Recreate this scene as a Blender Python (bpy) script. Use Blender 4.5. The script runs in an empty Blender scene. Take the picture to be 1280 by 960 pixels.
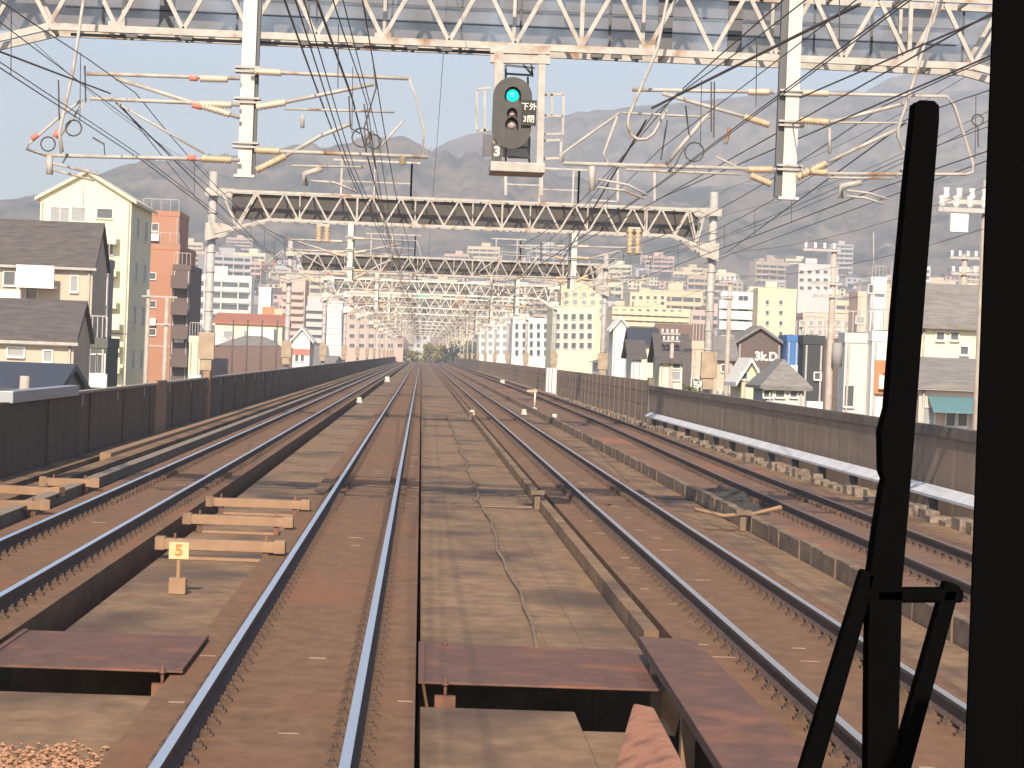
import bpy, bmesh, math, random
from mathutils import Vector, Matrix, noise
random.seed(7)
S = bpy.context.scene
COL = S.collection
# ------------------------------------------------------------ camera (rail direction = +Y, rail top z = 0)
FPX, EYE = 2975.0, 2.39
def cam_basis(roll=2.2, vp=(527, 442)):
    r = math.radians(roll); a0 = vp[0]-640; b0 = 480-vp[1]
    u = a0*math.cos(r)-b0*math.sin(r); v = a0*math.sin(r)+b0*math.cos(r)
    a = math.atan2(-u, FPX); p = math.atan2(v, math.hypot(FPX, u))
    F = Vector((math.sin(a)*math.cos(p), math.cos(a)*math.cos(p), -math.sin(p)))
    R0 = Vector((math.cos(a), -math.sin(a), 0)); U0 = R0.cross(F)
    return R0*math.cos(r)+U0*math.sin(r), -R0*math.sin(r)+U0*math.cos(r), F
CR, CU, CF = cam_basis()
cam = bpy.data.cameras.new('camera'); camo = bpy.data.objects.new('camera', cam); COL.objects.link(camo)
cam.sensor_width = 36; cam.lens = 36*FPX/1280; cam.clip_start = 0.05; cam.clip_end = 30000
M = Matrix((CR, CU, -CF)).transposed().to_4x4(); M.translation = (0, 0, EYE); camo.matrix_world = M
S.camera = camo
# ------------------------------------------------------------ light
SUND = Vector((0.14, 1.0, -0.70)).normalized()
EL = math.asin(-SUND.z); AZ = math.atan2(-SUND.x, -SUND.y)
w = bpy.data.worlds.new('World'); S.world = w; w.use_nodes = True
nt = w.node_tree; bg = nt.nodes['Background']; sk = nt.nodes.new('ShaderNodeTexSky')
sk.sky_type = 'NISHITA'; sk.sun_disc = False; sk.sun_elevation = EL; sk.sun_rotation = AZ % (2*math.pi)
sk.air_density = 1.0; sk.dust_density = 1.2; sk.ozone_density = 2.0
nt.links.new(sk.outputs[0], bg.inputs[0]); bg.inputs[1].default_value = 0.13
sl = bpy.data.lights.new('sun', 'SUN'); sl.energy = 4.8; sl.angle = math.radians(0.5); sl.color = (1.0, 0.84, 0.66)
so = bpy.data.objects.new('sun', sl); COL.objects.link(so); so.rotation_euler = SUND.to_track_quat('-Z', 'Y').to_euler()
S.view_settings.view_transform = 'Standard'; S.view_settings.look = 'None'; S.view_settings.gamma = 1
S.view_settings.exposure = 0.45; S.view_settings.use_curve_mapping = False
S.cycles.volume_bounces = 0; S.cycles.max_bounces = 6

def ray(x, y):
    d = CF*FPX + CR*(x-640) + CU*(480-y); return d/d.y
def at(x, y, Y): return ray(x, y)*Y + Vector((0, 0, EYE))
def gnd(x, y, z=-0.24):
    d = ray(x, y); return d*((z-EYE)/d.z) + Vector((0, 0, EYE))
# ------------------------------------------------------------ materials
MATS = {}
def mat(name, col, rough=0.8, metal=0.0, col2=None, scale=3.0, amt=0.5, detail=6, stretch=None, bump=0.0,
        col3=None, scale3=0.6, lo3=0.55, hi3=0.7, emit=None, estr=0):
    if name in MATS: return MATS[name]
    m = bpy.data.materials.new(name); m.use_nodes = True; n = m.node_tree.nodes; l = m.node_tree.links
    b = n['Principled BSDF']; b.inputs['Roughness'].default_value = rough; b.inputs['Metallic'].default_value = metal
    b.inputs['Base Color'].default_value = (*col, 1)
    if emit: b.inputs['Emission Color'].default_value = (*emit, 1); b.inputs['Emission Strength'].default_value = estr
    if col2 is not None or bump:
        tc = n.new('ShaderNodeTexCoord'); mp = n.new('ShaderNodeMapping')
        if stretch: mp.inputs['Scale'].default_value = stretch
        l.new(tc.outputs['Object'], mp.inputs[0])
        nz = n.new('ShaderNodeTexNoise'); nz.inputs['Scale'].default_value = scale; nz.inputs['Detail'].default_value = detail
        nz.inputs['Roughness'].default_value = 0.62
        l.new(mp.outputs[0], nz.inputs[0])
        out = None
        if col2 is not None:
            cr = n.new('ShaderNodeValToRGB'); cr.color_ramp.elements[0].position = 0.5-amt/2*.6; cr.color_ramp.elements[1].position = 0.5+amt/2*.6
            cr.color_ramp.elements[0].color = (*col, 1); cr.color_ramp.elements[1].color = (*col2, 1)
            l.new(nz.outputs[0], cr.inputs[0]); out = cr.outputs[0]
        if col3 is not None:
            n3 = n.new('ShaderNodeTexNoise'); n3.inputs['Scale'].default_value = scale3; n3.inputs['Detail'].default_value = 7
            l.new(mp.outputs[0], n3.inputs[0])
            mr = n.new('ShaderNodeMapRange'); mr.inputs[1].default_value = lo3; mr.inputs[2].default_value = hi3
            l.new(n3.outputs[0], mr.inputs[0])
            mx = n.new('ShaderNodeMix'); mx.data_type = 'RGBA'; l.new(mr.outputs[0], mx.inputs[0])
            l.new(out, mx.inputs[6]); mx.inputs[7].default_value = (*col3, 1); out = mx.outputs[2]
        if out: l.new(out, b.inputs['Base Color'])
        if bump:
            bp = n.new('ShaderNodeBump'); bp.inputs['Strength'].default_value = bump; bp.inputs['Distance'].default_value = 0.02
            l.new(nz.outputs[0], bp.inputs['Height']); l.new(bp.outputs[0], b.inputs['Normal'])
    MATS[name] = m; return m
concrete = mat('concrete', (.13, .077, .038), .92, col2=(.285, .178, .096), scale=3.5, stretch=(1, .8, 1), amt=.75, detail=10, bump=.5, col3=(.085, .052, .034), scale3=.55, lo3=.48, hi3=.66)
slabm = mat('slab', (.112, .058, .027), .92, col2=(.21, .115, .058), scale=5, stretch=(1, .6, 1), amt=.75, detail=10, bump=.4, col3=(.21, .09, .042), scale3=.45, lo3=.5, hi3=.72)
slabo = mat('slab_rusty', (.12, .062, .036), .92, col2=(.21, .12, .072), scale=4, stretch=(.7, .5, 1), amt=.75, detail=10, bump=.4, col3=(.36, .13, .045), scale3=.3, lo3=.52, hi3=.68)
tan = mat('tan_concrete', (.24, .145, .085), .9, col2=(.34, .215, .13), scale=5, amt=.8, bump=.2)
kerbm = mat('kerb', (.12, .08, .053), .9, col2=(.24, .17, .115), scale=4, stretch=(1, .6, 1), amt=.7, bump=.3, col3=(.10, .07, .05), scale3=1.2)
darkc = mat('dark_concrete', (.035, .03, .027), .95)
rust = mat('rust_plate', (.085, .04, .026), .7, col2=(.16, .078, .05), scale=5, amt=.8, detail=9, bump=.25, col3=(.26, .10, .045), scale3=1.3, lo3=.52, hi3=.75)
rusto = mat('rust_orange', (.27, .115, .062), .85, col2=(.40, .19, .115), scale=14, amt=.9, detail=10, bump=.6, col3=(.18, .08, .045), scale3=5, lo3=.5, hi3=.7)
railside = mat('rail_rust', (.055, .035, .028), .8, col2=(.10, .06, .045), scale=8)
railtop = mat('rail_polished', (.80, .84, .92), .30, 1.0); railtopm = mat('rail_half_polished', (.62, .56, .50), .35, .9)
railtopd = mat('rail_dull', (.20, .14, .10), .5, .5)
clipm = mat('clip', (.045, .03, .022), .8, col2=(.12, .07, .045), scale=20)
white = mat('white_paint', (.31, .29, .26), .6, col2=(.48, .455, .41), scale=5, amt=.8, col3=(.26, .14, .07), scale3=2.6, lo3=.56, hi3=.70)
whitel = mat('white_paint_clean', (.48, .47, .44), .5, col2=(.55, .54, .50), scale=3)
whited = mat('white_paint_grey', (.33, .32, .30), .6, col2=(.44, .42, .39), scale=5, col3=(.30, .17, .09), scale3=3, lo3=.62, hi3=.75)
ivory = mat('ivory_insulator', (.44, .37, .28), .5, col2=(.56, .48, .38), scale=12)
ochre = mat('ochre_insulator', (.40, .29, .17), .55, col2=(.52, .41, .28), scale=12)
redm = mat('red_band', (.60, .18, .13), .6)
wirem = mat('wire_dark', (.07, .06, .058), .6)
steel = mat('steel_grey', (.10, .105, .11), .6, .3)
black = mat('black_rubber_shade', (.003, .003, .003), 1.0); black.node_tree.nodes['Principled BSDF'].inputs['Specular IOR Level'].default_value = 0  # near black without specular, standing in for cab shade on the pillar
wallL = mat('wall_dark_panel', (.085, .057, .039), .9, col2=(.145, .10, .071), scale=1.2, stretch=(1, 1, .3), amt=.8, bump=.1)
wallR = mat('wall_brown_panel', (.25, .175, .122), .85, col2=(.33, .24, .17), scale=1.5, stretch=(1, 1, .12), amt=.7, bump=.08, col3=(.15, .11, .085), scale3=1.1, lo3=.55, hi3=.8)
wallcap = mat('wall_cap', (.13, .10, .08), .85, col2=(.2, .16, .13), scale=4)
capm = mat('metal_cap', (.34, .36, .38), .45, .4)
pipew = mat('pale_duct', (.50, .51, .53), .5, col2=(.66, .66, .68), scale=2)
rubble = mat('rubble', (.12, .09, .065), .9, col2=(.28, .22, .17), scale=8)
def sheermat(c=(.16, .15, .15), lo=.3, hi=.6, nm='sheer_grey'):
    m = bpy.data.materials.new(nm); m.use_nodes = True; n = m.node_tree.nodes; l = m.node_tree.links
    b = n['Principled BSDF']; b.inputs['Base Color'].default_value = (*c, 1); b.inputs['Roughness'].default_value = .8
    t = n.new('ShaderNodeBsdfTransparent'); x = n.new('ShaderNodeMixShader'); tc = n.new('ShaderNodeTexCoord')
    nz = n.new('ShaderNodeTexNoise'); nz.inputs['Scale'].default_value = 1.3
    mr = n.new('ShaderNodeMapRange'); mr.inputs[1].default_value = .35; mr.inputs[2].default_value = .65; mr.inputs[3].default_value = lo; mr.inputs[4].default_value = hi
    l.new(tc.outputs['Object'], nz.inputs[0]); l.new(nz.outputs[0], mr.inputs[0]); l.new(mr.outputs[0], x.inputs[0])
    l.new(t.outputs[0], x.inputs[1]); l.new(b.outputs[0], x.inputs[2]); l.new(x.outputs[0], n['Material Output'].inputs[0]); return m
boxm = mat('box_tan', (.30, .23, .16), .7, col2=(.40, .31, .22), scale=3); sheerm = sheermat(); shadem = sheermat((.085, .075, .068), .62, .9, 'dense_shade')
glass = mat('window_glass', (.10, .11, .12), .12)
glassl = mat('window_glass_pale', (.30, .31, .31), .3)
alu = mat('window_frame', (.66, .64, .60), .5)
def wallmat(name, c, k=.85): return mat(name, tuple(v*k for v in c), .85, col2=c, scale=.5, stretch=(1, 1, .4), amt=.9)
cream = wallmat('wall_cream', (.80, .74, .52)); cream2 = wallmat('wall_cream_warm', (.78, .66, .44)); whit = wallmat('wall_white', (.82, .80, .74))
orange = wallmat('wall_orange', (.42, .21, .135)); grey = wallmat('wall_grey', (.30, .29, .28)); beige = wallmat('wall_beige', (.55, .45, .35))
pinkw = wallmat('wall_pink', (.68, .50, .42)); palegr = wallmat('wall_pale_grey', (.60, .58, .57)); darkw = wallmat('wall_dark', (.055, .06, .065)); brownw = wallmat('wall_brown', (.14, .105, .095))
tile = mat('roof_tile', (.075, .065, .062), .8, col2=(.12, .105, .10), scale=1.5, stretch=(1, 4, 4), bump=.2); tile2 = mat('roof_tile_grey', (.16, .15, .14), .8, col2=(.24, .225, .21), scale=1.5, stretch=(1, 4, 4), bump=.2)
teal = mat('roof_teal', (.10, .20, .22), .6); bluem = mat('sign_blue', (.04, .15, .38), .5); solar = mat('dark_slate', (.05, .055, .07), .5)
acm = mat('orange_panel', (.62, .22, .10), .6)
# ------------------------------------------------------------ mesh builder
class MB:
    def __init__(s): s.v = []; s.f = []; s.mi = []; s.sm = []
    def add(s, vs, fs, mi=0, smooth=False):
        o = len(s.v); s.v += [tuple(v) for v in vs]
        for f in fs: s.f.append([i+o for i in f]); s.mi.append(mi); s.sm.append(smooth)
        return s
    def box(s, x0, x1, y0, y1, z0, z1, mi=0):
        return s.add([(x, y, z) for z in (z0, z1) for y in (y0, y1) for x in (x0, x1)],
                     [(0, 2, 3, 1), (4, 5, 7, 6), (0, 1, 5, 4), (2, 6, 7, 3), (0, 4, 6, 2), (1, 3, 7, 5)], mi)
    def beam(s, p, q, wd, h=None, mi=0):
        h = h or wd; p = Vector(p); q = Vector(q); d = (q-p).normalized()
        up = Vector((0, 0, 1)) if abs(d.z) < .95 else Vector((0, 1, 0))
        a = d.cross(up).normalized()*wd/2; b = a.cross(d).normalized()*h/2
        return s.add([p-a-b, p+a-b, p+a+b, p-a+b, q-a-b, q+a-b, q+a+b, q-a+b],
                     [(0, 1, 2, 3), (7, 6, 5, 4), (0, 4, 5, 1), (1, 5, 6, 2), (2, 6, 7, 3), (3, 7, 4, 0)], mi)
    def tube(s, pts, r, n=6, mi=0, cap=True):
        pts = [Vector(p) for p in pts]; rs = r if isinstance(r, (list, tuple)) else [r]*len(pts); o = len(s.v); k = len(pts)
        for i, p in enumerate(pts):
            d = (pts[min(i+1, k-1)]-pts[max(i-1, 0)]).normalized()
            up = Vector((0, 0, 1)) if abs(d.z) < .9 else Vector((0, 1, 0))
            a = d.cross(up).normalized(); b = a.cross(d)
            for j in range(n):
                t = 2*math.pi*j/n; s.v.append(tuple(p+(a*math.cos(t)+b*math.sin(t))*rs[i]))
        for i in range(k-1):
            for j in range(n):
                s.f.append([o+i*n+j, o+i*n+(j+1) % n, o+(i+1)*n+(j+1) % n, o+(i+1)*n+j]); s.mi.append(mi); s.sm.append(n > 5)
        if cap:
            s.f.append([o+j for j in range(n)][::-1]); s.mi.append(mi); s.sm.append(False)
            s.f.append([o+(k-1)*n+j for j in range(n)]); s.mi.append(mi); s.sm.append(False)
        return s
    def prism(s, poly, ax, a0, a1, mi=0):      # poly in the two other axes, extruded along ax ('x','y','z')
        def P(u, v, t): return {'x': (t, u, v), 'y': (u, t, v), 'z': (u, v, t)}[ax]
        n = len(poly); vs = [P(u, v, a0) for u, v in poly]+[P(u, v, a1) for u, v in poly]
        return s.add(vs, [list(range(n))[::-1], list(range(n, 2*n))]+[[i, (i+1) % n, n+(i+1) % n, n+i] for i in range(n)], mi)
    def build(s, name, mats, parent=None, loc=(0, 0, 0), bevel=0):
        me = bpy.data.meshes.new(name); me.from_pydata(s.v, [], s.f); me.update()
        for m in (mats if isinstance(mats, (list, tuple)) else [mats]): me.materials.append(m)
        me.polygons.foreach_set('material_index', s.mi); me.polygons.foreach_set('use_smooth', s.sm)
        bm = bmesh.new(); bm.from_mesh(me); bmesh.ops.recalc_face_normals(bm, faces=bm.faces); bm.to_mesh(me); bm.free()
        o = bpy.data.objects.new(name, me); COL.objects.link(o); o.location = loc; o.parent = parent
        if bevel:
            b = o.modifiers.new('bevel', 'BEVEL'); b.width = bevel; b.segments = 2; b.limit_method = 'ANGLE'
        return o
def tag(o, label=None, cat=None, group=None, kind=None):
    for k, v in (('label', label), ('category', cat), ('group', group), ('kind', kind)):
        if v: o[k] = v
    return o
def empty(name, loc=(0, 0, 0), label=None, cat=None, group=None, rz=0):
    o = bpy.data.objects.new(name, None); COL.objects.link(o); o.location = loc; o.rotation_euler[2] = rz; o.empty_display_size = .2
    return tag(o, label, cat, group)
def copy_tree(o, loc=None, parent=None, label=None, group=None):
    c = o.copy(); COL.objects.link(c)
    if parent: c.parent = parent
    if loc is not None: c.location = loc
    if label: c['label'] = label
    if group: c['group'] = group
    for ch in list(o.children): copy_tree(ch, None, c)
    return c
def struct(mb, name, m): return tag(mb.build(name, m), kind='structure')
ORD = ['first', 'second', 'third', 'fourth', 'fifth', 'sixth', 'seventh', 'eighth', 'ninth', 'tenth', 'eleventh', 'twelfth', 'thirteenth', 'fourteenth', 'fifteenth']
# ------------------------------------------------------------ terrain
def lerp_tab(t, x):
    if x <= t[0][0]: return t[0][1]
    for (a, b), (c, d) in zip(t, t[1:]):
        if x <= c: k = (x-a)/(c-a); return b+(d-b)*k
    return t[-1][1]
RID = [(2500, 900, [(-400, 262), (0, 258), (60, 247), (130, 217), (145, 209), (200, 206), (260, 201), (340, 194), (400, 187), (440, 180), (495, 174), (527, 191), (560, 203), (640, 215), (760, 240), (900, 235), (1100, 220), (1300, 210), (1700, 230)]),
       (3500, 900, [(-400, 290), (300, 250), (470, 230), (527, 195), (545, 181), (560, 173), (585, 166), (612, 161), (660, 150), (709, 142), (745, 140), (776, 134), (850, 129), (950, 120), (1050, 118), (1100, 125), (1240, 120), (1700, 150)]),
       (4400, 900, [(-400, 330), (900, 200), (1050, 130), (1103, 111), (1137, 98), (1175, 89), (1240, 88), (1320, 84), (1700, 110)])]
def ss(a, b, x):
    t = max(0, min(1, (x-a)/(b-a))); return t*t*(3-2*t)
def terr(x, y):
    r = math.hypot(x, y)
    if y < 300: return -6.5
    px = 527+2975*x/max(y, 1)
    base = -6.5+ss(450+500*math.exp(-((px-527)/170)**2), 1800, r)*62
    h = base
    for R, W, T in RID:
        yr = lerp_tab(T, px); Z = at(px, yr, R).z
        k = (r-(R-W))/W if r < R else 1-(r-R)/(W*2.2)
        k = max(0, k); k = k*k*(3-2*k) if k < 1 else 1
        nz = noise.fractal(Vector((x/420, y/420, R/700)), 1.0, 2.1, 6)
        n2 = noise.fractal(Vector((px/16, r/1500, R/700)), 1.0, 2.0, 4); nz = nz*.5+(noise.ridged_multi_fractal(Vector((x/520, y/520, 3)), 1.0, 2.1, 5, 1.0, 2.0)-1.1)*.8
        amp = 1+(.24*nz+.09*n2)*(1-1.0*max(0, 1-abs(r-R)/420))*1.0
        h = max(h, base*(1-k)+Z*k*amp)
    return h
mb = MB()
azs = [-170+10*i for i in range(14)]+[-30+1.5*i for i in range(13)]+[-11+.125*i for i in range(220)]+[17+1.5*i for i in range(12)]+[40+10*i for i in range(15)]
azs = [a for a in azs if a < 180]
rs = [0.5, 60, 150, 300, 400, 500, 650, 800, 950, 1100, 1250, 1400]+[1500+40*i for i in range(50)]+[3500+60*i for i in range(30)]+[5500, 6000, 7000, 9000]
for r in rs:
    for a in azs:
        x = r*math.sin(math.radians(a)); y = r*math.cos(math.radians(a)); mb.v.append((x, y, terr(x, y)))
na = len(azs)
for i in range(len(rs)-1):
    for j in range(na):
        j2 = (j+1) % na
        mb.f.append([i*na+j, i*na+j2, (i+1)*na+j2, (i+1)*na+j]); mb.mi.append(0); mb.sm.append(True)
hillm = mat('hill_ground', (.034, .034, .018), .95, col2=(.24, .18, .115), scale=.018, detail=15, amt=.36, bump=0, col3=(.27, .22, .15), scale3=.035, lo3=.60, hi3=.70)
_n = hillm.node_tree.nodes; _l = hillm.node_tree.links; _b = _n['Principled BSDF']; _old = _b.inputs['Base Color'].links[0].from_socket
_tc = _n.new('ShaderNodeTexCoord'); _sp = _n.new('ShaderNodeSeparateXYZ'); _l.new(_tc.outputs['Object'], _sp.inputs[0])
_nz = _n.new('ShaderNodeTexNoise'); _nz.inputs['Scale'].default_value = .02; _nz.inputs['Detail'].default_value = 10; _l.new(_tc.outputs['Object'], _nz.inputs[0])
_ad = _n.new('ShaderNodeMath'); _ad.operation = 'MULTIPLY_ADD'; _ad.inputs[1].default_value = 70; _l.new(_nz.outputs[0], _ad.inputs[0]); _l.new(_sp.outputs[2], _ad.inputs[2])
_mr = _n.new('ShaderNodeMapRange'); _mr.inputs[1].default_value = 82; _mr.inputs[2].default_value = 100; _l.new(_ad.outputs[0], _mr.inputs[0])
_cr = _n.new('ShaderNodeValToRGB'); _cr.color_ramp.elements[0].color = (.16, .13, .10, 1); _cr.color_ramp.elements[1].color = (.55, .46, .36, 1); _cr.color_ramp.elements[0].position = .42; _cr.color_ramp.elements[1].position = .56
_nv = _n.new('ShaderNodeTexVoronoi'); _nv.inputs['Scale'].default_value = .07; _l.new(_tc.outputs['Object'], _nv.inputs[0]); _sc = _n.new('ShaderNodeSeparateColor'); _l.new(_nv.outputs['Color'], _sc.inputs[0]); _l.new(_sc.outputs[0], _cr.inputs[0])
_mx = _n.new('ShaderNodeMix'); _mx.data_type = 'RGBA'; _l.new(_mr.outputs[0], _mx.inputs[0]); _l.new(_cr.outputs[0], _mx.inputs[6]); _l.new(_old, _mx.inputs[7]); _l.new(_mx.outputs[2], _b.inputs['Base Color'])
struct(mb, 'terrain', hillm)
# ------------------------------------------------------------ viaduct deck
Y0, Y1 = -12, 720
d = MB()
def strip(mbx, x0, x1, zt, holes=(), y0=Y0, y1=Y1, zb=-1.0):
    ys = y0
    for a, b in sorted(holes):
        mbx.box(x0, x1, ys, a, zb, zt); ys = b
    mbx.box(x0, x1, ys, y1, zb, zt)
strip(d, -7.38, -6.95, -.12); strip(d, -6.62, -6.30, -.10); strip(d, -6.0, -5.62, -.22)
strip(d, -3.15, -1.86, -.26, [(17.95, 20.6)])
strip(d, .09, 1.25, -.26, [(17.85, 20.6)]); strip(d, 1.254, 1.60, -.262, [(16.95, 20.6)]); strip(d, 1.604, 2.14, -.262, [(Y0+.1, 20.6)])
strip(d, 4.56, 5.36, -.27); strip(d, 8.5, 9.6, -.22)
struct(d, 'viaduct_deck', concrete)
b = MB(); b.box(-8.0, 10.9, Y0, Y1, -1.6, -1.003); struct(b, 'viaduct_base', darkc)
b = MB(); b.box(-8.1, -7.95, Y0, Y1, -2.2, -.3); b.box(10.85, 11.0, Y0, Y1, -2.2, -.3)
for i in range(48): b.box(-6.5, -5.3, 5+i*15, 6.2+i*15, -6.6, -1.6); b.box(8, 9.2, 5+i*15, 6.2+i*15, -6.6, -1.6)
struct(b, 'viaduct_piers', concrete)
s1 = MB()
def slabs(x0, x1, zt, m, name):
    q = MB(); y = Y0
    while y < Y1:
        L = 9.6
        q.box(x0, x1, y, y+L, -1.0, zt); y += L+.035
    struct(q, name, m)
slabs(-5.5, -3.48, -.17, slabm, 'slab_track_bed')
slabs(-1.85, .05, -.17, slabm, 'slab_track_bed')
slabs(2.44, 4.5, -.17, slabm, 'slab_track_bed')
slabs(5.78, 8.45, -.17, slabo, 'slab_track_bed')
k = MB(); y = Y0
while y < Y1:
    if y > 21.2 or y < -20: k.box(2.16, 2.30, y, y+1.98, -1, -.10)
    y += 2
struct(k, 'kerb', concrete)
k = MB(); y = Y0; i = 0
while y < Y1:
    zt = -.02+random.uniform(-.02, .015); x = 5.38+random.uniform(-.012, .012)
    k.box(x, 5.52, y, y+.92, -1, zt); y += .96
struct(k, 'kerb', kerbm)
k = MB(); y = Y0
while y < 400:
    if random.random() < .72: k.box(9.05+random.uniform(-.08, .08), 9.35, y, y+random.uniform(.35, .8), -.22, -.08+random.uniform(-.08, .06)); y += .95
struct(k, 'drain_blocks', rubble)
# ------------------------------------------------------------ tracks
def rail_mb(path, hw=.0325):
    q = MB(); pr = [(-.06, -.15), (.06, -.15), (.06, -.138), (.011, -.118), (.010, -.046), (hw, -.034), (hw, -.004), (hw-.006, 0), (-hw+.006, 0), (-hw, -.004), (-hw, -.034), (-.010, -.046), (-.011, -.118), (-.06, -.138)]
    n = len(pr)
    for x, y in path: q.v += [(x+u, y, v) for u, v in pr]
    for i in range(len(path)-1):
        for j in range(n):
            j2 = (j+1) % n; q.f.append([i*n+j, i*n+j2, (i+1)*n+j2, (i+1)*n+j]); q.mi.append(1 if j in (6, 7, 8) else 0); q.sm.append(False)
    return q
clip = MB(); clip.box(-.15, .15, -.045, .045, -.169, -.149)
for sx in (-1, 1):
    clip.box(sx*.10-.03, sx*.10+.03, -.035, .035, -.155, -.125); clip.tube([(sx*.10, 0, -.15), (sx*.10, 0, -.10)], .014, 6)
clip_me = None
def track(label, paths, topm, shift=lambda y: 0):
    global clip_me
    t = empty('railway_track', (0, 0, 0), label, 'railway track')
    for pth in paths: rail_mb(pth).build('rail', [railside, topm], t)
    sp = .52; cnt = 0; rest = MB(); y = 12.0
    far = []
    while y < 170:
        for pth in paths:
            x = lerp_tab([(b, a) for a, b in pth], y)
            if cnt < 100:
                if clip_me is None: o = clip.build('rail_fastener', clipm, t); clip_me = o.data
                else: o = bpy.data.objects.new('rail_fastener', clip_me); COL.objects.link(o); o.parent = t
                o.location = (x, y, 0); cnt += 1
            else: far.append((x, y))
        y += sp
    for x, y in far:
        for sx in (-1, 1): rest.box(x+sx*.115-.05, x+sx*.115+.05, y-.05, y+.05, -.168, -.1)
    tag(rest.build('rail_fastener', clipm, t), kind='stuff')
def straight(x): return [(x, Y0), (x, Y1)]
track('railway track with bright polished rails straight ahead of the camera', [straight(-1.42), straight(-.353)], railtop)
track('railway track next to the left one, running beside the dark left wall', [straight(-4.90), straight(-3.833)], railtop)
track('railway track with shiny rails just right of the central concrete deck', [straight(2.95), straight(4.017)], railtopm)
fr = [(6.35, Y0), (6.35, 25), (6.55, 50), (7.05, 90), (7.4, 150), (7.4, Y1)]
track('rusty outermost railway track beside the brown right wall', [fr, [(x+1.067, y) for x, y in fr]], railtopd)
# ------------------------------------------------------------ cables, ducts and small ground things
t = MB(); pts = [(1.17+.03*math.sin(y*.55)+.02*math.sin(y*1.7), y, -.235) for y in [20.9+1.4*i for i in range(60)]]
t.tube(pts, .022, 6); tag(t.build('ground_cable', kerbm), 'thin pale cable snaking along the middle concrete deck', 'cable')
t = MB(); t.box(-5.80, -5.70, 20, 500, -.22, -.05); t.box(-5.86, -5.64, 20, 500, -.05, -.03)
tag(t.build('cable_duct', mat('duct_grey', (.19, .15, .115), .8, col2=(.27, .22, .17), scale=4)), 'long slim grey cable duct beside the left track', 'cable duct')
t = MB(); t.box(-6.9, -6.66, 52, 500, -.3, -.03); tag(t.build('trough_cover', tan), 'tan trough cover running along the foot of the left wall', 'trough cover')
t = MB(); t.prism([(9.30, .14), (9.30, .19), (9.53, .33), (9.53, .14)], 'y', 26, 98)
t2 = t.build('wall_duct', pipew, None); tag(t2, 'long pale bluish duct running along the foot of the right wall', 'duct')
for i in range(18):
    q = MB(); yy = 27+i*4; q.box(9.32, 9.5, yy, yy+.12, -.215, .13); q.build('duct_foot', steel, t2)
def covering(label, x0, x1, y0, y1, zt, pins):
    e = empty('steel_cover_plate', (x0, y0, zt), label, 'steel plate')
    q = MB(); q.box(0, x1-x0, 0, y1-y0, -.02, 0); q.box(0, .05, 0, y1-y0, .001, .012); q.box(x1-x0-.05, x1-x0, 0, y1-y0, .001, .012); q.build('plate', rust, e, bevel=.004)
    for px, py in pins:
        q = MB(); q.tube([(0, 0, -.16), (0, 0, .05)], .014, 8); q.tube([(0, 0, -.02), (0, 0, .0)], .03, 6); q.box(-.08, .08, -.02, .06, -.22, -.10)
        q.build('holding_bolt', rust, e, (px-x0, py-y0, 0))
covering('brown rusty steel plate bridging the middle deck beside the bright track', .07, 2.12, 18.3, 20.75, -.13, [(.28, 18.25), (.30, 20.6)])
covering('brown rusty steel plate bridging the gap at the lower left', -3.35, -1.75, 18.45, 20.7, -.13, [(-1.9, 18.4)])
e = empty('raised_walkway_plate', (0, 0, 0), 'large raised rusty steel walkway plate at the lower right foreground', 'walkway')
pa = gnd(798, 795, .06); pb = gnd(868, 800, .06); pc = gnd(1012, 942, .06); pd = gnd(905, 962, .06)
q = MB(); dirv = (pd-pa); pd2 = pa+dirv*1.5; pc2 = pb+(pc-pb)*1.6
q.prism([(pa.x, pa.y), (pb.x, pb.y), (pc2.x, pc2.y), (pd2.x, pd2.y)], 'z', .04, .06); q.build('plate', rust, e, bevel=.004)
q = MB(); q.prism([(pa.x, pa.y), (pa.x+.02, pa.y), (pd2.x+.02, pd2.y), (pd2.x, pd2.y)], 'z', -.02, .038); q.build('edge_angle', railside, e)
for i in range(5):
    kx = .1+i*.27; p = pa+(pd2-pa)*kx; q = MB(); q.box(p.x+.03, p.x+.13, p.y-.06, p.y+.06, -1.0, .036); q.build('support_post', tan, e, bevel=.006)
# orange-brown sloping hatch edge
q = MB(); A = gnd(797, 878, .02); B = gnd(818, 884, .02); Cc = gnd(850, 968, 0); D = gnd(748, 968, -.2); Bb = gnd(846, 972, -.2)
q.add([(A.x-.03, A.y, A.z), (B.x, B.y, B.z), (Cc.x+.02, Cc.y-1.2, .02), (D.x-.06, D.y-1.2, -.22), (A.x-.04, A.y+.02, -.26), (B.x+.04, B.y+.02, -.26), (Cc.x+.12, Cc.y-1.2, -.26), (D.x-.1, D.y-1.2, -.26)],
      [(0, 1, 2, 3), (0, 4, 5, 1), (1, 5, 6, 2), (2, 6, 7, 3), (3, 7, 4, 0), (4, 7, 6, 5)])
tag(q.build('hatch_cover', rusto, bevel=.02), 'orange brown sloping hatch cover at the bottom edge beside the walkway plate', 'hatch cover')
wm_ = mat('paint_mark', (.28, .20, .14), .8, col2=(.38, .29, .21), scale=9)
q = MB()
for x0_, x1_, zt_ in ((-1.0, -.7, -.1665), (-.2, .03, -.1665), (-1.83, -1.6, -.1665), (2.5, 2.85, -.1665), (3.3, 3.6, -.1665), (-4.6, -4.2, -.1665)):
    y = 14.0
    while y < 60:
        y += random.uniform(.5, 2.2)
        if random.random() < .3: a_ = random.uniform(x0_, x1_-.1); q.box(a_, min(x1_, a_+random.uniform(.08, .25)), y, y+random.uniform(.02, .05), zt_-.003, zt_+.001)
tag(q.build('paint_mark', wm_), kind='structure')
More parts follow.
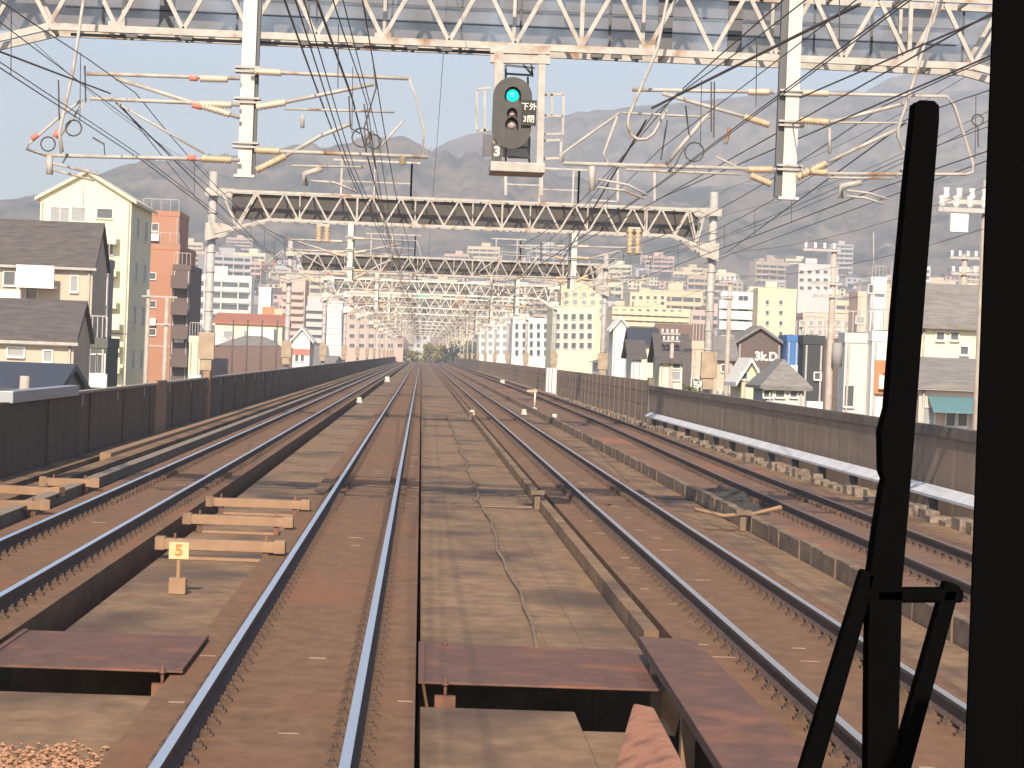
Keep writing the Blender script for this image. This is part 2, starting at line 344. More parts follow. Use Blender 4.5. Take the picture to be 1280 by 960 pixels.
# gravel
g = MB()
for (xa, xb, ya, yb, n) in ((-3.3, -1.86, 13.6, 15.9, 5200), (.1, 1.2, 13.4, 14.75, 2600)):
    for i in range(n):
        x = random.uniform(xa, xb); y = random.uniform(ya, yb)
        if random.random() < ((y-ya)/(yb-ya))**1.2*1.15+.25*noise.noise(Vector((x*3, y*2, 0))): continue
        r = random.uniform(.010, .026); z = -.258+random.uniform(0, .03)
        vs = [(x+r*random.uniform(.6, 1.1)*a, y+r*random.uniform(.6, 1.1)*b_, z+r*random.uniform(.5, 1)*c) for a, b_, c in ((1, 0, 0), (-1, 0, 0), (0, 1, 0), (0, -1, 0), (0, 0, 1), (0, 0, -1))]
        g.add(vs, [(0, 2, 4), (2, 1, 4), (1, 3, 4), (3, 0, 4), (2, 0, 5), (1, 2, 5), (3, 1, 5), (0, 3, 5)])
tag(g.build('gravel', mat('gravel', (.28, .13, .07), .9, col2=(.46, .27, .16), scale=30)), 'orange gravel spilled on the deck at the bottom', 'gravel', kind='stuff')
# tan concrete trestles
def trestle(loc, W, label, h=.20, group='low tan trestle frames beside the tracks', leg=.12, rz=0):
    e = empty('trestle_frame', loc, label, 'trestle frame', group, rz)
    q = MB(); q.box(-.10, W+.12, 0, .22, leg, leg+.13); q.box(-.12, .0, -.01, .23, leg-.01, leg+.15); q.box(W, W+.14, -.01, .23, leg-.01, leg+.15); q.build('cross_beam', tan, e, bevel=.01)
    for x in (.12, W-.1):
        q = MB(); q.box(x-.035, x+.035, .03, .1, 0, leg); q.tube([(x, .06, -.0), (x, .06, leg+.2)], .016, 6); q.build('post', rust, e)
    q = MB(); q.box(.1, W-.1, .05, .16, .0, .035); q.build('base_rail', tan, e)
a = gnd(205, 697); trestle((a.x, a.y, -.258), 1.34, 'nearest tan trestle frame behind the 5 marker')
a = gnd(238, 664); trestle((a.x, a.y, -.258), 1.30, 'middle tan trestle frame of three left of the bright track')
a = gnd(266, 641); trestle((a.x, a.y, -.258), 1.38, 'farthest tan trestle frame of three left of the bright track')
for (px, py, W, rz, lb) in ((-10, 632, 1.0, -.25, 'tan trestle frame at the left edge below the dark wall'), (57, 622, .75, .1, 'short tan trestle frame close to the left outer rail'), (-25, 655, .9, .5, 'slanting tan trestle frame at the far left picture edge')):
    a = gnd(px, py, -.3); trestle((a.x, a.y, -.3), W, lb, rz=rz, leg=.2)
# marker post "5"
def text_mesh(s, size, name, m, parent, loc, rot=(math.pi/2, 0, 0), ext=.002):
    cu = bpy.data.curves.new(name, 'FONT'); cu.body = s; cu.size = size; cu.extrude = ext; cu.align_x = 'CENTER'; cu.align_y = 'CENTER'; cu.offset = (.006 if size > .14 else .001)*size/.15
    o = bpy.data.objects.new(name, cu); COL.objects.link(o)
    me = bpy.data.meshes.new_from_object(o.evaluated_get(bpy.context.evaluated_depsgraph_get())); bpy.data.objects.remove(o)
    me.materials.clear(); me.materials.append(m)
    o = bpy.data.objects.new(name, me); COL.objects.link(o); o.parent = parent; o.location = loc; o.rotation_euler = rot; return o
a = gnd(222, 740); mk = empty('marker_post', (a.x, a.y, -.258), 'small cream marker board reading 5 on a stubby post', 'marker post')
q = MB(); q.box(-.09, .09, -.09, .09, 0, .17); q.build('base_block', tan, mk, bevel=.01)
q = MB(); q.box(-.018, .018, -.018, .018, .17, .40); q.build('post', mat('brown_post', (.3, .17, .09), .8), mk)
q = MB(); q.box(-.105, .105, -.03, -.018, .37, .55); q.build('number_board', mat('cream_board', (.62, .40, .19), .6, col2=(.70, .47, .25), scale=6), mk, bevel=.003)
text_mesh('5', .165, 'number', mat('board_orange', (.45, .2, .05), .7), mk, (0, -.033, .46))
# low crossing pipes with stands
def pipe_stand(pts, post, label):
    e = empty('pipe_stand', (post[0], post[1], -.26), label, 'pipe stand', 'low pipes crossing between the tracks')
    q = MB(); q.tube([(p[0]-post[0], p[1]-post[1], p[2]+.26) for p in pts], .035, 8); q.build('pipe', tan, e)
    q = MB(); q.box(-.05, .05, -.05, .05, 0, .32); q.box(-.12, .12, -.1, .1, .26, .34); q.build('stand', kerbm, e, bevel=.008)
    q = MB(); q.box(-1.5, -.1, -.02, .03, 0, .02); q.build('floor_strip', railside, e)
pipe_stand([at(602, 634, 42), at(640, 636, 42), at(690, 634, 42)], (2.12, 41.6), 'low tan pipe on a stand in the middle deck')
pipe_stand([at(868, 636, 39.2), at(905, 645, 39), at(945, 642, 38.6), at(976, 634, 38.2)], (5.25, 38.0), 'orange pipe on a stand between the two right tracks')
pipe_stand([at(560, 524, 98), at(600, 528, 98), at(615, 522, 98)], (2.1, 98), 'small distant pipe on a stand left of the right shiny track')
q = MB(); NX, NY = 16, 24
for j_ in range(NY+1):
    for i_ in range(NX+1):
        u, v = i_/NX, j_/NY; x = 5.35+.95*u; y = 40.5+7*v; hh_ = max(0, math.sin(math.pi*u)*math.sin(math.pi*v))**.5
        q.v.append((x+.08*noise.noise(Vector((x*3, y, 1))), y, -.25+hh_*(.26+.22*noise.noise(Vector((x*4, y*1.5, 3))))))
for j_ in range(NY):
    for i_ in range(NX): a_ = j_*(NX+1)+i_; q.f.append([a_, a_+1, a_+NX+2, a_+NX+1]); q.mi.append(0); q.sm.append(False)
tag(q.build('cover_sheet', mat('dark_sheet', (.03, .028, .025), .8, col2=(.06, .05, .04), scale=5)), 'crumpled dark sheet heap beside the rusty outer track', 'sheet')
wh = mat('white_marker', (.55, .50, .43), .7, col2=(.7, .64, .56), scale=8)
for i, (px, py, lb) in enumerate(((449, 503, 'small white ground marker left of the bright track, nearest one'), (484, 477, 'tiny white ground marker far off left of the bright track'), (590, 519, 'small white ground marker left of the right shiny track'), (668, 516, 'white marker post with orange arm between the right tracks'), (693, 524, 'flat white ground marker between the right tracks'), (628, 481, 'tiny white ground marker far between the right tracks'), (655, 518, 'small pale ground marker beside the white marker post'))):
    a = gnd(px, py); k = a.y/110
    e = empty('ground_marker', (a.x, a.y, -.26), lb, 'ground marker', 'white ground markers between the tracks')
    q = MB(); q.box(-.13*k, .13*k, -.06, .06, .0, .10); q.box(-.10*k, .10*k, -.05, .05, .10, .22*k+.04); q.build('marker_block', wh, e, bevel=.02)
    if 'post' in lb and i == 3:
        q = MB(); q.tube([(0, 0, .2), (0, 0, 1.15)], .05, 6); q.build('post', wh, e); q = MB(); q.box(-.4, .1, -.05, .05, 1.0, 1.12); q.build('arm', ochre, e)
# ------------------------------------------------------------ walls
e = empty('parapet_wall', (-7.5, 0, 0), 'long dark panelled parapet wall along the left side of the viaduct', 'wall')
q = MB(); y = 0
while y < Y1:
    q.box(-.06, .06, y+.03, y+5.97, -1, 1.22); q.box(.06, .09, y, y+.10, -.12, 1.2); y += 6
q.box(-.05, .05, 0, Y1, -1, 1.19)
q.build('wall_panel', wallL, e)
q = MB(); q.box(-.1, .1, 52, Y1, 1.222, 1.28); q.build('coping', mat('coping', (.24, .2, .17), .8, col2=(.36, .31, .27), scale=3), e)
q = MB(); q.box(-.12, .13, 43.5, 51.8, 1.2, 1.42); q.build('metal_capping', capm, e, bevel=.01)
for i in range(30):
    q = MB(); yy = 52+i*6+random.uniform(0, 2); q.box(.061, .085, yy, yy+.08, .95, 1.19); q.build('bracket_clip', capm, e)
a = gnd(196, 541, -.2); q = MB(); q.box(-.1, .12, 67.2, 69.8, -.2, 1.34); q.build('concrete_pillar', tan, e, bevel=.02)
q = MB(); q.box(-.1, .14, 83.5, 84.1, -.2, 1.5); q.build('concrete_pillar', tan, e, bevel=.02)
e = empty('parapet_wall', (9.7, 0, 0), 'long brown panelled parapet wall along the right side of the viaduct', 'wall')
q = MB(); y = 8
while y < 100:
    q.box(-.05, .05, y+.012, y+1.488, -1, 1.22); y += 1.5
q.box(-.03, .03, 8, 100, -1, 1.2); q.build('wall_panel', wallR, e)
q = MB(); q.box(-.09, .09, 8, 100, 1.222, 1.42); q.build('coping', wallcap, e)
q = MB()
for z0, z1 in ((-1, .55), (.6, 1.1), (1.15, 1.62)): q.box(-.06, .06, 100.6, Y1, z0, z1)
q.box(-.03, .03, 100.6, Y1, -1, 1.6)
y = 103
while y < 400: q.box(-.075, .0, y, y+.05, -.2, 1.62); y += 3
q.build('slatted_wall_panel', wallR, e)
q = MB(); q.box(-.1, .1, 100, 100.6, -.2, 1.75); q.build('end_pillar', wallcap, e)
for yy in (168, 172, 176): q = MB(); q.box(-.4, -.1, yy, yy+1.2, -.2, 1.7); q.build('white_post', whit, e)
# ------------------------------------------------------------ gantries
NG = 13
GY = [35+50*i for i in range(NG)]
PX = (8.0, 8.9)
def make_truss(kr):
    q = MB()
    for yo in (0, .75):
        lo = [(-7.55, 6.40), (-5.6, 6.95), (kr, 6.95), (10.2, 6.45)]
        for (a0, a1), (b0, b1) in zip(lo, lo[1:]): q.beam((a0, yo, a1), (b0, yo, b1), .09, .10)
        q.beam((-7.1, yo, 7.92), (9.75, yo, 7.92), .09, .09)
        q.beam((-7.5, yo, 7.75), (-7.1, yo, 7.92), .09, .11); q.beam((9.75, yo, 7.92), (10.2, yo, 7.75), .09, .11)
        n = int(round(kr+5.6)); st = (kr+5.6)/n
        for i in range(n):
            x = -5.6+i*st
            if yo: 
                if i % 2: q.beam((x, yo, 6.98), (x, yo, 7.9), .05, .05)
                continue
            q.beam((x, yo, 6.98), (x+st/2, yo, 7.9), .05, .06); q.beam((x+st/2, yo, 7.9), (x+st, yo, 6.98), .05, .06)
            if i % 5 == 2: q.beam((x+st/2+st/2, yo, 6.98), (x+st, yo, 7.9), .06, .06)
            if i % 4 == 1: q.box(x-.12, x+.12, yo-.04, yo-.035+.0, 6.9, 7.06)
        q.beam((-5.6, yo, 6.98), (-6.1, yo, 7.9), .06, .06); q.beam((-6.1, yo, 7.9), (-6.75, yo, 6.66), .06, .06); q.beam((-6.75, yo, 6.66), (-7.3, yo, 7.85), .06, .06)
        q.beam((kr, yo, 6.98), (kr+.5, yo, 7.9), .06, .06); q.beam((kr+.5, yo, 7.9), (min(kr+1.1, 9.7), yo, 6.7), .06, .06); q.beam((min(kr+1.1, 9.7), yo, 6.7), (9.95, yo, 7.85), .06, .06)
        for xm, sx in ((-7.55, 1), (10.2, -1)):
            q.prism([(xm-.35*sx, 7.72), (xm+.5*sx, 7.72), (xm+.7*sx, 7.99), (xm-.35*sx, 7.99)], 'y', yo-.012, yo+.012)
            q.prism([(xm-.3*sx, 6.1), (xm+.3*sx, 6.3), (xm+.75*sx, 6.62), (xm+.3*sx, 6.75), (xm-.3*sx, 6.75)], 'y', yo-.012, yo+.012)
    for i in range(15):
        x = -5.6+i; 
        if x < kr: q.beam((x, 0, 6.95), (x, .75, 6.95), .05); q.beam((x+.5, 0, 7.92), (x+.5, .75, 7.92), .05)
    return q
def truss_dark():     # walkway ribs hanging inside the far plane
    q = MB()
    for i in range(13):
        x = -5.1+i*1.08+random.uniform(-.2, .2); q.box(x, x+random.choice([.03, .04, .22]), .80, .82, 6.92, 7.95)
    q.box(-5.5, 7.9, .80, .83, 7.35, 7.37); q.box(-5.5, 7.9, .80, .83, 7.6, 7.615)
    return q
def make_gantry(k, kr):
    lab = 'white lattice catenary gantry over all four tracks, %s one ahead' % ORD[k] if k < 7 else 'distant white lattice catenary gantry in the pale cluster ahead'
    g = empty('catenary_gantry', (0, GY[k], 0), lab, 'gantry', 'catenary gantries along the line')
    return g
gm = {}
def fill_gantry(g, kr, near):
    make_truss(kr).build('truss', white, g)
    q = MB(); q.box(-7.0, 9.8, .86, .865, 6.97, 7.9); q.build('shade_panel', sheerm if kr < 8.5 else shadem, g)  # translucent grey sheet standing in for the shade inside the truss
    if kr < 8.5: truss_dark().build('walkway_rib', steel, g)
    for xm in (-7.65, 10.3):
        q = MB(); q.tube([(xm, .37, -6.5 if xm < 0 else -1.2), (xm, .37, 8.6)], .15, 10); 
        for i in range(10): z = 1.5+i*.7; q.tube([(xm, .37, z), (xm, .37, z+.05)], .17, 10)
        m = q.build('mast', whited, g)
        if near:
            q = MB(); s = 1 if xm < 0 else -1
            q.box(xm-.28, xm+.28, -.1, .15, 1.9, 2.85); q.box(xm-.2, xm+.2, -.05, .15, 1.5, 1.9); q.build('equipment_box', boxm, m, bevel=.01)
    for xh in (-2.68, 5.3):
        q = MB(); q.box(xh-.10, xh+.10, -.16, -.02, 4.9, 8.0 if kr < 8.5 else 6.89); q.box(xh-.15, xh+.15, -.18, .0, 4.86, 4.9)
        h = q.build('hanger', whitel, g)
        q = MB(); q.box(xh-.20 if xh > 0 else xh+.102, xh-.102 if xh > 0 else xh+.15, -.1, .02, 4.9, 7.9 if kr < 8.5 else 6.89); q.build('hanger_channel', steel, h)
        for z in (6.4, 5.95, 5.3):
            q = MB(); q.box(xh-.19, xh+.19, -.2, .02, z-.015, z+.015); q.box(xh-.19, xh+.19, -.2, .02, z+.045, z+.075); q.build('clamp', whited, h)
    if kr < 8.5:
        for x_ in (-4.4, -3.6, -1.9, -1.1, -.3, .2, 2.4, 2.7, 3.0, 6.4):
            q = MB(); q.tube([(x_, .02, 6.9), (x_, .02, 6.8)], [.05, .02], 6); q.box(x_-.08, x_+.08, -.03, .07, 6.84, 6.89); q.build('pipe_clamp', steel, g)
        q = MB(); q.tube([(-5.3, .1, 6.86), (1.0, .1, 6.86)], .025, 6); q.build('conduit', steel, g)
    for x0, x1 in (((-3.1, -.6), (4.0, 5.4)) if near else ((-3.1, -.6),)):
        q = MB()
        for x in (x0, x0+1.2, x1, x1-.0): q.box(x-.035, x+.035, .3, .37, 7.95, 9.2)
        q.beam((x0-.3, .33, 9.2), (x1+.3, .33, 9.2), .07); q.beam((x0, .33, 8.45), (x1, .33, 8.45), .04); q.build('top_frame', white, g)
protoA = make_gantry(0, 8.0); fill_gantry(protoA, 8.0, True)
protoB = make_gantry(1, 8.9); fill_gantry(protoB, 8.9, True)
gant = [protoA, protoB]
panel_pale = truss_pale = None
hazew = mat('white_haze_pale', (.62, .58, .50), .6, col2=(.72, .68, .60), scale=5)
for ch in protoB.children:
    if ch.name.startswith('shade_panel'): panel_pale = ch.data.copy(); panel_pale.materials[0] = sheerm
    if ch.name.startswith('truss'): truss_pale = ch.data.copy(); truss_pale.materials[0] = hazew
for k in range(2, NG):
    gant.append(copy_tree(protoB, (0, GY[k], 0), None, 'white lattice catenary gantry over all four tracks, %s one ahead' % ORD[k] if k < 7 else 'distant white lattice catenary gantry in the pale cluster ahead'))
    # far trusses and panels take paler colours in place of haze and glare
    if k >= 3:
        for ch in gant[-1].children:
            if ch.name.startswith('shade_panel'): ch.data = panel_pale
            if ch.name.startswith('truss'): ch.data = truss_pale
    # later gantries stand on slightly different mast heights
    gant[-1].scale = (1, 1, 1+random.uniform(-.02, .03))
# brackets drawn from the first gantry, in its own plane
GP = 34.72
def bracket(name_lab, hx, tubes, insul, reds=(), thick=.030, darks=()):
    e = empty('cantilever_bracket', (hx, 35, 0), None, 'bracket', 'cantilever brackets carrying the overhead wires')
    def L(p, yo=0): v = at(p[0], p[1], GP+yo); return (v.x-hx, v.y-35, v.z)
    for i, (pts, r) in enumerate(tubes):
        q = MB(); q.tube([L(p) for p in pts], r, 7); q.build('tube_arm', white, e)
    for (a, b) in insul:
        q = MB(); A = Vector(L(a)); B = Vector(L(b)); n = 9
        pp = []; rr = []
        for i in range(n*2+1): pp.append(A+(B-A)*i/(n*2)); rr.append(.062 if i % 2 else .036)
        q.tube(pp, rr, 8); q.build('insulator', ivory if a[1] < 140 else ochre, e)
    for (a, b) in reds:
        q = MB(); q.tube([L(a), L(b)], .042, 8); q.build('red_band', redm, e)
    for pts in darks:
        q = MB(); q.tube([L(p, -.03) for p in pts], .012, 5); q.build('jumper_wire', wirem, e)
    return e
def ring(cx, cy, r, n=12): return [(cx+r*math.cos(6.283*i/n), cy+r*math.sin(6.283*i/n)) for i in range(n+1)]
T, t_ = .030, .018
BL = bracket('', -2.68, [([(300, 98), (108, 92)], T), ([(300, 131), (112, 123)], T), ([(145, 98), (300, 147)], T), ([(148, 130), (256, 192)], t_), ([(300, 200), (60, 194)], T),
      ([(103, 124), (70, 150), (38, 178), (33, 186), (60, 195)], .022), ([(108, 123), (74, 172), (76, 192)], .018), ([(62, 195), (62, 218)], .05), ([(66, 204), (125, 219)], t_), ([(66, 212), (118, 226)], t_)],
     [((250, 98), (285, 99)), ((252, 132), (288, 143)), ((252, 198), (290, 200)), ((250, 130), (290, 131))],
     [((237, 97.5), (247, 98)), ((240, 131), (252, 134)), ((234, 197), (245, 198)), ((40, 174), (47, 168)), ((69, 172), (73, 163))],
     darks=[ring(92, 160, 10), ring(60, 180, 9), [(73, 100), (74, 150)], [(106, 82), (107, 128)], [(116, 172), (130, 180), (131, 193)], [(85, 193), (78, 204)]])
BR = bracket('', -2.68, [([(312, 89), (511, 98)], T), ([(355, 136), (493, 140)], t_), ([(355, 128), (467, 105)], T), ([(355, 196), (400, 170), (440, 154)], T), ([(318, 188), (535, 196)], T), ([(365, 207), (455, 209)], t_),
      ([(511, 98), (520, 120), (530, 165), (528, 196), (538, 183)], .018), ([(505, 150), (468, 192)], t_), ([(382, 232), (380, 217), (402, 211)], .045), ([(388, 226), (418, 228), (447, 240)], t_), ([(378, 144), (378, 160)], .03)],
     [((318, 89), (352, 91)), ((320, 134), (357, 128)), ((320, 213), (357, 195)), ((320, 188), (350, 189)), ((503, 197), (504, 206))],
     darks=[ring(467, 177, 9), [(436, 120), (438, 160), (450, 167)], [(467, 82), (470, 110), (455, 160), (458, 188)], [(455, 130), (462, 175), (470, 212)], ring(452, 172, 12)])
CL = bracket('', 5.3, [([(968, 115), (790, 112)], T), ([(935, 147), (828, 117)], T), ([(895, 147), (778, 141)], t_), ([(775, 141), (720, 180), (702, 192), (704, 203)], .022), ([(772, 145), (754, 192), (760, 205), (782, 209)], .022),
      ([(970, 212), (704, 204)], T), ([(926, 218), (782, 212)], t_), ([(935, 215), (895, 196)], t_), ([(885, 142), (832, 206)], .032), ([(912, 160), (907, 180)], .028), ([(740, 208), (740, 238)], .05), ([(747, 224), (785, 231), (810, 244)], t_), ([(747, 234), (780, 238), (805, 248)], t_)],
     [((935, 115), (962, 115)), ((930, 146), (962, 156)), ((935, 212), (966, 212)), ((938, 219), (964, 230))],
     darks=[[(889, 102), (889, 165)], [(893, 102), (892, 172)], [(857, 132), (861, 168)], [(834, 150), (826, 200)], ring(868, 190, 12), [(855, 185), (845, 205), (835, 215)]])
CRr = bracket('', 5.3, [([(1018, 117), (1184, 120), (1193, 133), (1217, 205), (1216, 215), (1208, 218), (1030, 217)], .026), ([(1037, 153), (1142, 154)], t_), ([(1037, 153), (1132, 129)], T), ([(1036, 202), (1123, 161)], T), ([(1036, 222), (1115, 223)], t_),
      ([(1037, 160), (1037, 192)], .026), ([(1051, 248), (1051, 232), (1077, 228)], .045), ([(1058, 238), (1085, 241), (1110, 249)], t_), ([(1058, 245), (1080, 247), (1103, 254)], t_), ([(1120, 222), (1140, 195)], t_)],
     [((1003, 116), (1036, 117)), ((1000, 150), (1036, 153)), ((996, 222), (1033, 204)), ((1006, 214), (1034, 216))],
     darks=[ring(1222, 150, 7), [(1222, 158), (1223, 184)], [(1142, 128), (1140, 160)]])
BRK = [(BL, 'left arm of the left hanger'), (BR, 'right arm of the left hanger'), (CL, 'left arm of the right hanger'), (CRr, 'right arm of the right hanger')]
for bo, lb in BRK:
    bo['label'] = 'white tube bracket, %s, first gantry' % lb
    for k in range(1, NG):
        copy_tree(bo, (bo.location.x, GY[k], 0), None, ('white tube bracket, %s, %s gantry' % (lb, ORD[k])) if k < 4 else 'small white tube bracket in the distant cluster of gantries')
# drop tubes with hooked ends hung from the first gantry
for pts, lb in (([(113, -60), (92, 85), (74, 166), (78, 190)], 'thin straight white drop tube at upper left'), ([(846, -60), (822, 60), (786, 145), (784, 157), (789, 168), (797, 174), (808, 174), (817, 167), (834, 137)], 'hooked white drop tube above the shiny right track'), ([(1186, -60), (1169, 7), (1147, 86), (1123, 160), (1122, 170), (1129, 186), (1141, 194), (1150, 190)], 'hooked white drop tube behind the wiper')):
    q = MB(); q.tube([at(x, y, 34.3) for x, y in pts], .024, 7); tag(q.build('drop_tube', white), lb, 'tube', 'drop tubes on the first gantry')
# big insulators hanging under the second gantry
for px, py0, py1, lb in ((404, 282, 303, 'pair of round ochre insulators under the second gantry, left side'), (793, 286, 318, 'pair of round ochre insulators under the second gantry, right side')):
    A = at(px, py0, 84.8); B = at(px, py1, 84.8); e = empty('hanging_insulator', A, lb, 'insulator', 'hanging insulators')
    for dx in (-.14, .14):
        q = MB(); n = 6; h = B.z-A.z
        q.tube([(dx, 0, h*i/(n*2)) for i in range(n*2+1)], [.05 if i % 2 == 0 else .15 for i in range(n*2+1)], 10); q.build('insulator_stack', ochre, e)
    q = MB(); q.box(-.22, .22, -.05, .05, -.02, .06); q.build('yoke', white, e)
# feeder posts above the second gantry behind the signal
q = MB()
for px in (632, 677): q.beam(at(px, 244, 85.3), at(px, 195, 85.3), .10)
q.beam(at(632, 230, 85.3), at(677, 232, 85.3), .05); q.beam(at(740, 250, 85.3), at(772, 252, 85.3), .05)
for px in (772, 818): q.beam(at(px, 252, 85.3), at(px, 212, 85.3), .09)
tag(q.build('ladder_frame', white), 'white ladder frame standing on top of the second gantry', 'frame')
# ------------------------------------------------------------ signal
SY = 34.55
c = at(640, 141, SY)
sg = empty('railway_signal', (c.x, SY, c.z), 'dark oval railway signal showing one green light under the gantry', 'signal')
board = mat('signal_board', (.045, .045, .043), .6, col2=(.065, .063, .06), scale=6)
def capsule(hw, hh, n=14):
    pts = []
    for i in range(n+1): a = math.pi*i/n; pts.append((hw*math.cos(a), hh-hw+hw*math.sin(a)))
    for i in range(n+1): a = math.pi+math.pi*i/n; pts.append((hw*math.cos(a), -(hh-hw)+hw*math.sin(a)))
    return pts
q = MB(); q.prism(capsule(.285, .52), 'y', 0, .02); q.build('signal_board', board, sg)
q = MB(); q.prism(capsule(.20, .40), 'y', .022, .22); q.build('signal_housing', steel, sg)
gm_ = mat('green_light', (.0, .5, .35), .4, emit=(.0, 1.0, .62), estr=1.6)
lensglint = mat('glint_lens', (.38, .31, .31), .12)  # bright pinkish base colour stands in for the glint on unlit lenses
for dz, m, r in ((.25, gm_, .085), (-.01, lensglint, .05), (-.17, lensglint, .065)):
    q = MB(); n = 20; q.tube([(0, 0, 0), (0, -.015, 0), (0, -.03, 0)], [r, r*.9, r*.3], n)
    ls = q.build('lens', m, sg, (0, -.004, dz))
    hd = MB(); vs = []; rr = r*1.3; L = .11
    na_ = 14
    for j in range(na_+1):
        a = math.radians(-30+240*j/na_)
        for y, k in ((0, 1), (-L*(.5+.5*max(0, math.sin(a))), 1.0)):
            for rad in (rr, rr+.008): vs.append((rad*math.cos(a), y, rad*math.sin(a)))
    fs = []
    for j in range(na_):
        o = j*4; p = o+4
        fs += [(o, o+2, p+2, p), (o+1, p+1, p+3, o+3), (o+2, o+3, p+3, p+2), (o, p, p+1, o+1)]
    hd.add(vs, fs); hd.build('hood', black, ls)
def px2(x, y): v = at(x, y, SY); return v.x-c.x, v.z-c.z
x0, z0 = px2(651, 157); x1, z1 = px2(671, 126)
q = MB(); q.box(x0, x1, -.05, -.035, z0, z1); pl = q.build('name_plate', mat('plate_black', (.015, .015, .014), .6), sg)
wt = mat('white_lettering', (.8, .75, .65), .6)
text_mesh('下外', .115, 'lettering', wt, pl, ((x0+x1)/2, -.055, z1-.10)); text_mesh('3閉', .115, 'lettering', wt, pl, ((x0+x1)/2, -.055, z0+.09))
x2, z2 = px2(621, 190); q = MB(); q.box(x2-.075, x2+.06, -.05, -.03, z2-.15, z2+.12); pl = q.build('number_plate', board, sg)
text_mesh('3', .19, 'lettering', wt, pl, (x2, -.055, z2))
pf = empty('signal_platform', (c.x, SY, c.z), 'rust spotted white frame and platform holding the green signal', 'platform')
def PB(pts, wd, name, m=white, h=None, yo=.12):
    q = MB()
    for a, b_ in pts:
        u = px2(*a); v = px2(*b_); q.beam((u[0], yo, u[1]), (v[0], yo, v[1]), wd, h)
    return q.build(name, m, pf)
PB([((624, 62), (622, 210))], .13, 'upright'); PB([((678, 62), (675, 212))], .10, 'upright')
PB([((613, 72), (688, 74)), ((613, 60), (688, 62))], .12, 'top_bracket')
q = MB(); u = px2(613, 207); v = px2(681, 212); q.box(u[0], v[0], -.1, .85, u[1]-.08, u[1]+.06); q.build('platform_floor', white, pf, bevel=.01)
PB([((597, 107), (615, 105)), ((597, 107), (597, 160)), ((597, 160), (612, 158)), ((607, 107), (607, 160))], .035, 'guard_rail', whited, yo=.5)
PB([((680, 114), (707, 113)), ((707, 113), (706, 165)), ((683, 140), (706, 141)), ((683, 164), (705, 163)), ((681, 172), (704, 171)), ((704, 171), (703, 194)), ((681, 195), (703, 194)), ((692, 113), (692, 140))], .035, 'guard_rail', white, yo=.5)
PB([((634, 75), (671, 79)), ((634, 86), (666, 88)), ((666, 66), (668, 90)), ((656, 74), (668, 88)), ((634, 75), (634, 200)), ((662, 90), (664, 200)), ((640, 180), (662, 180)), ((637, 192), (664, 193))], .03, 'back_ladder', steel, yo=.6)
q = MB(); q.box(-.4, .3, .3, .32, -.62, -.3); q.build('back_sheet', sheerm, pf)
# ------------------------------------------------------------ overhead wires
def wire(mbx, x, z, sag, r, y0=-14, y1=620, zig=0, ph=0, n=5):
    pts = []; y = y0
    while y <= y1:
        f = ((y-35) % 50)/50; kk = int((y-35)//50)
        zz = z-sag*4*f*(1-f); xa = zig*(1 if (kk+ph) % 2 else -1); xx = x+xa*(1-2*f)
        pts.append((xx, y, zz)); y += 5
    mbx.tube(pts, r, n)
TR = [('left', -4.35, 'above the left track', (6.18, 6.28)), ('own', -.95, 'above the bright central track', (6.15, 6.3)), ('right', 3.45, 'above the shiny right track', (6.18, 6.3)), ('far', 6.95, 'above the rusty outermost track', (6.15, 6.28))]
drop_me = None
for i, (nm, x, lb, zz) in enumerate(TR):
    e = empty('overhead_line', (x, 0, 0), 'dark overhead catenary wires '+lb, 'overhead wire', 'catenary wires over the four tracks')
    q = MB(); wire(q, -.05, zz[0], .55, .0075, zig=.04, ph=i); q.build('messenger_wire', wirem, e)
    q = MB(); wire(q, .10, 5.62, .16, .006, zig=.08, ph=i); q.build('auxiliary_wire', wirem, e)
    q = MB(); wire(q, -.08, 5.12, .03, .007, zig=.15, ph=i+1); q.build('contact_wire', wirem, e)
    q = MB(); wire(q, -.02, 5.14, .03, .006, zig=.15, ph=i+1); q.build('contact_wire', wirem, e)
    q = MB(); wire(q, .32-.1*i, 6.45, .35, .009, zig=.1, ph=i+1)
    if i: q.build('feeder_wire', wirem, e)
    for j in range(40):
        y = 20+5*j; f = ((y-35) % 50)/50
        q = MB(); q.tube([(-.05, y, zz[0]-.55*4*f*(1-f)), (-.03, y, 5.13)], .005, 4)
        if f > .12 and f < .95: q.build('dropper', wirem, e)
for i, (x, z, sag, lb) in enumerate(((-8.05, 8.75, .5, 'high thin feeder wire above the left wall'), (10.8, 8.8, .5, 'high feeder wire above the right wall, upper one'), (10.9, 7.9, .5, 'high feeder wire above the right wall, lower one'), (11.1, 6.5, .5, 'cable strung along the right masts, upper one'), (10.9, 5.6, .5, 'cable strung along the right masts, lower one'), (8.6, 6.35, .3, 'feeder wire between the outermost track and the right masts'), (.2, 8.4, .3, 'thin high wire over the middle of the viaduct'))):
    q = MB(); wire(q, x, z, sag, .0065); tag(q.build('feeder_cable', wirem), lb, 'wire', 'feeder wires beside the tracks')
def freewire(P, r, lb, sag=.0):
    r *= .72
    q = MB(); A, B = Vector(P[0]), Vector(P[1]); pts = []
    for i in range(13): f = i/12; p = A+(B-A)*f; p.z -= sag*4*f*(1-f); pts.append(p)
    q.tube(pts, r, 5); tag(q.build('overlap_wire', wirem), lb, 'wire', 'wires crossing between gantries')
freewire([at(-60, 42, 22), at(138, 117, 34.6)], .017, 'thick dark wire ending at the left bracket, upper left')
freewire([at(145, 128, 34.6), at(322, 303, 85)], .017, 'thick dark wire running from the left bracket down to the second gantry')
freewire([at(150, 130, 34.6), at(262, 268, 85)], .012, 'thin dark wire beside the thick one left of the second gantry')
freewire([at(1075, 5, 24), at(815, 135, 34.6)], .026, 'thick dark wire at upper right ending on the right bracket')
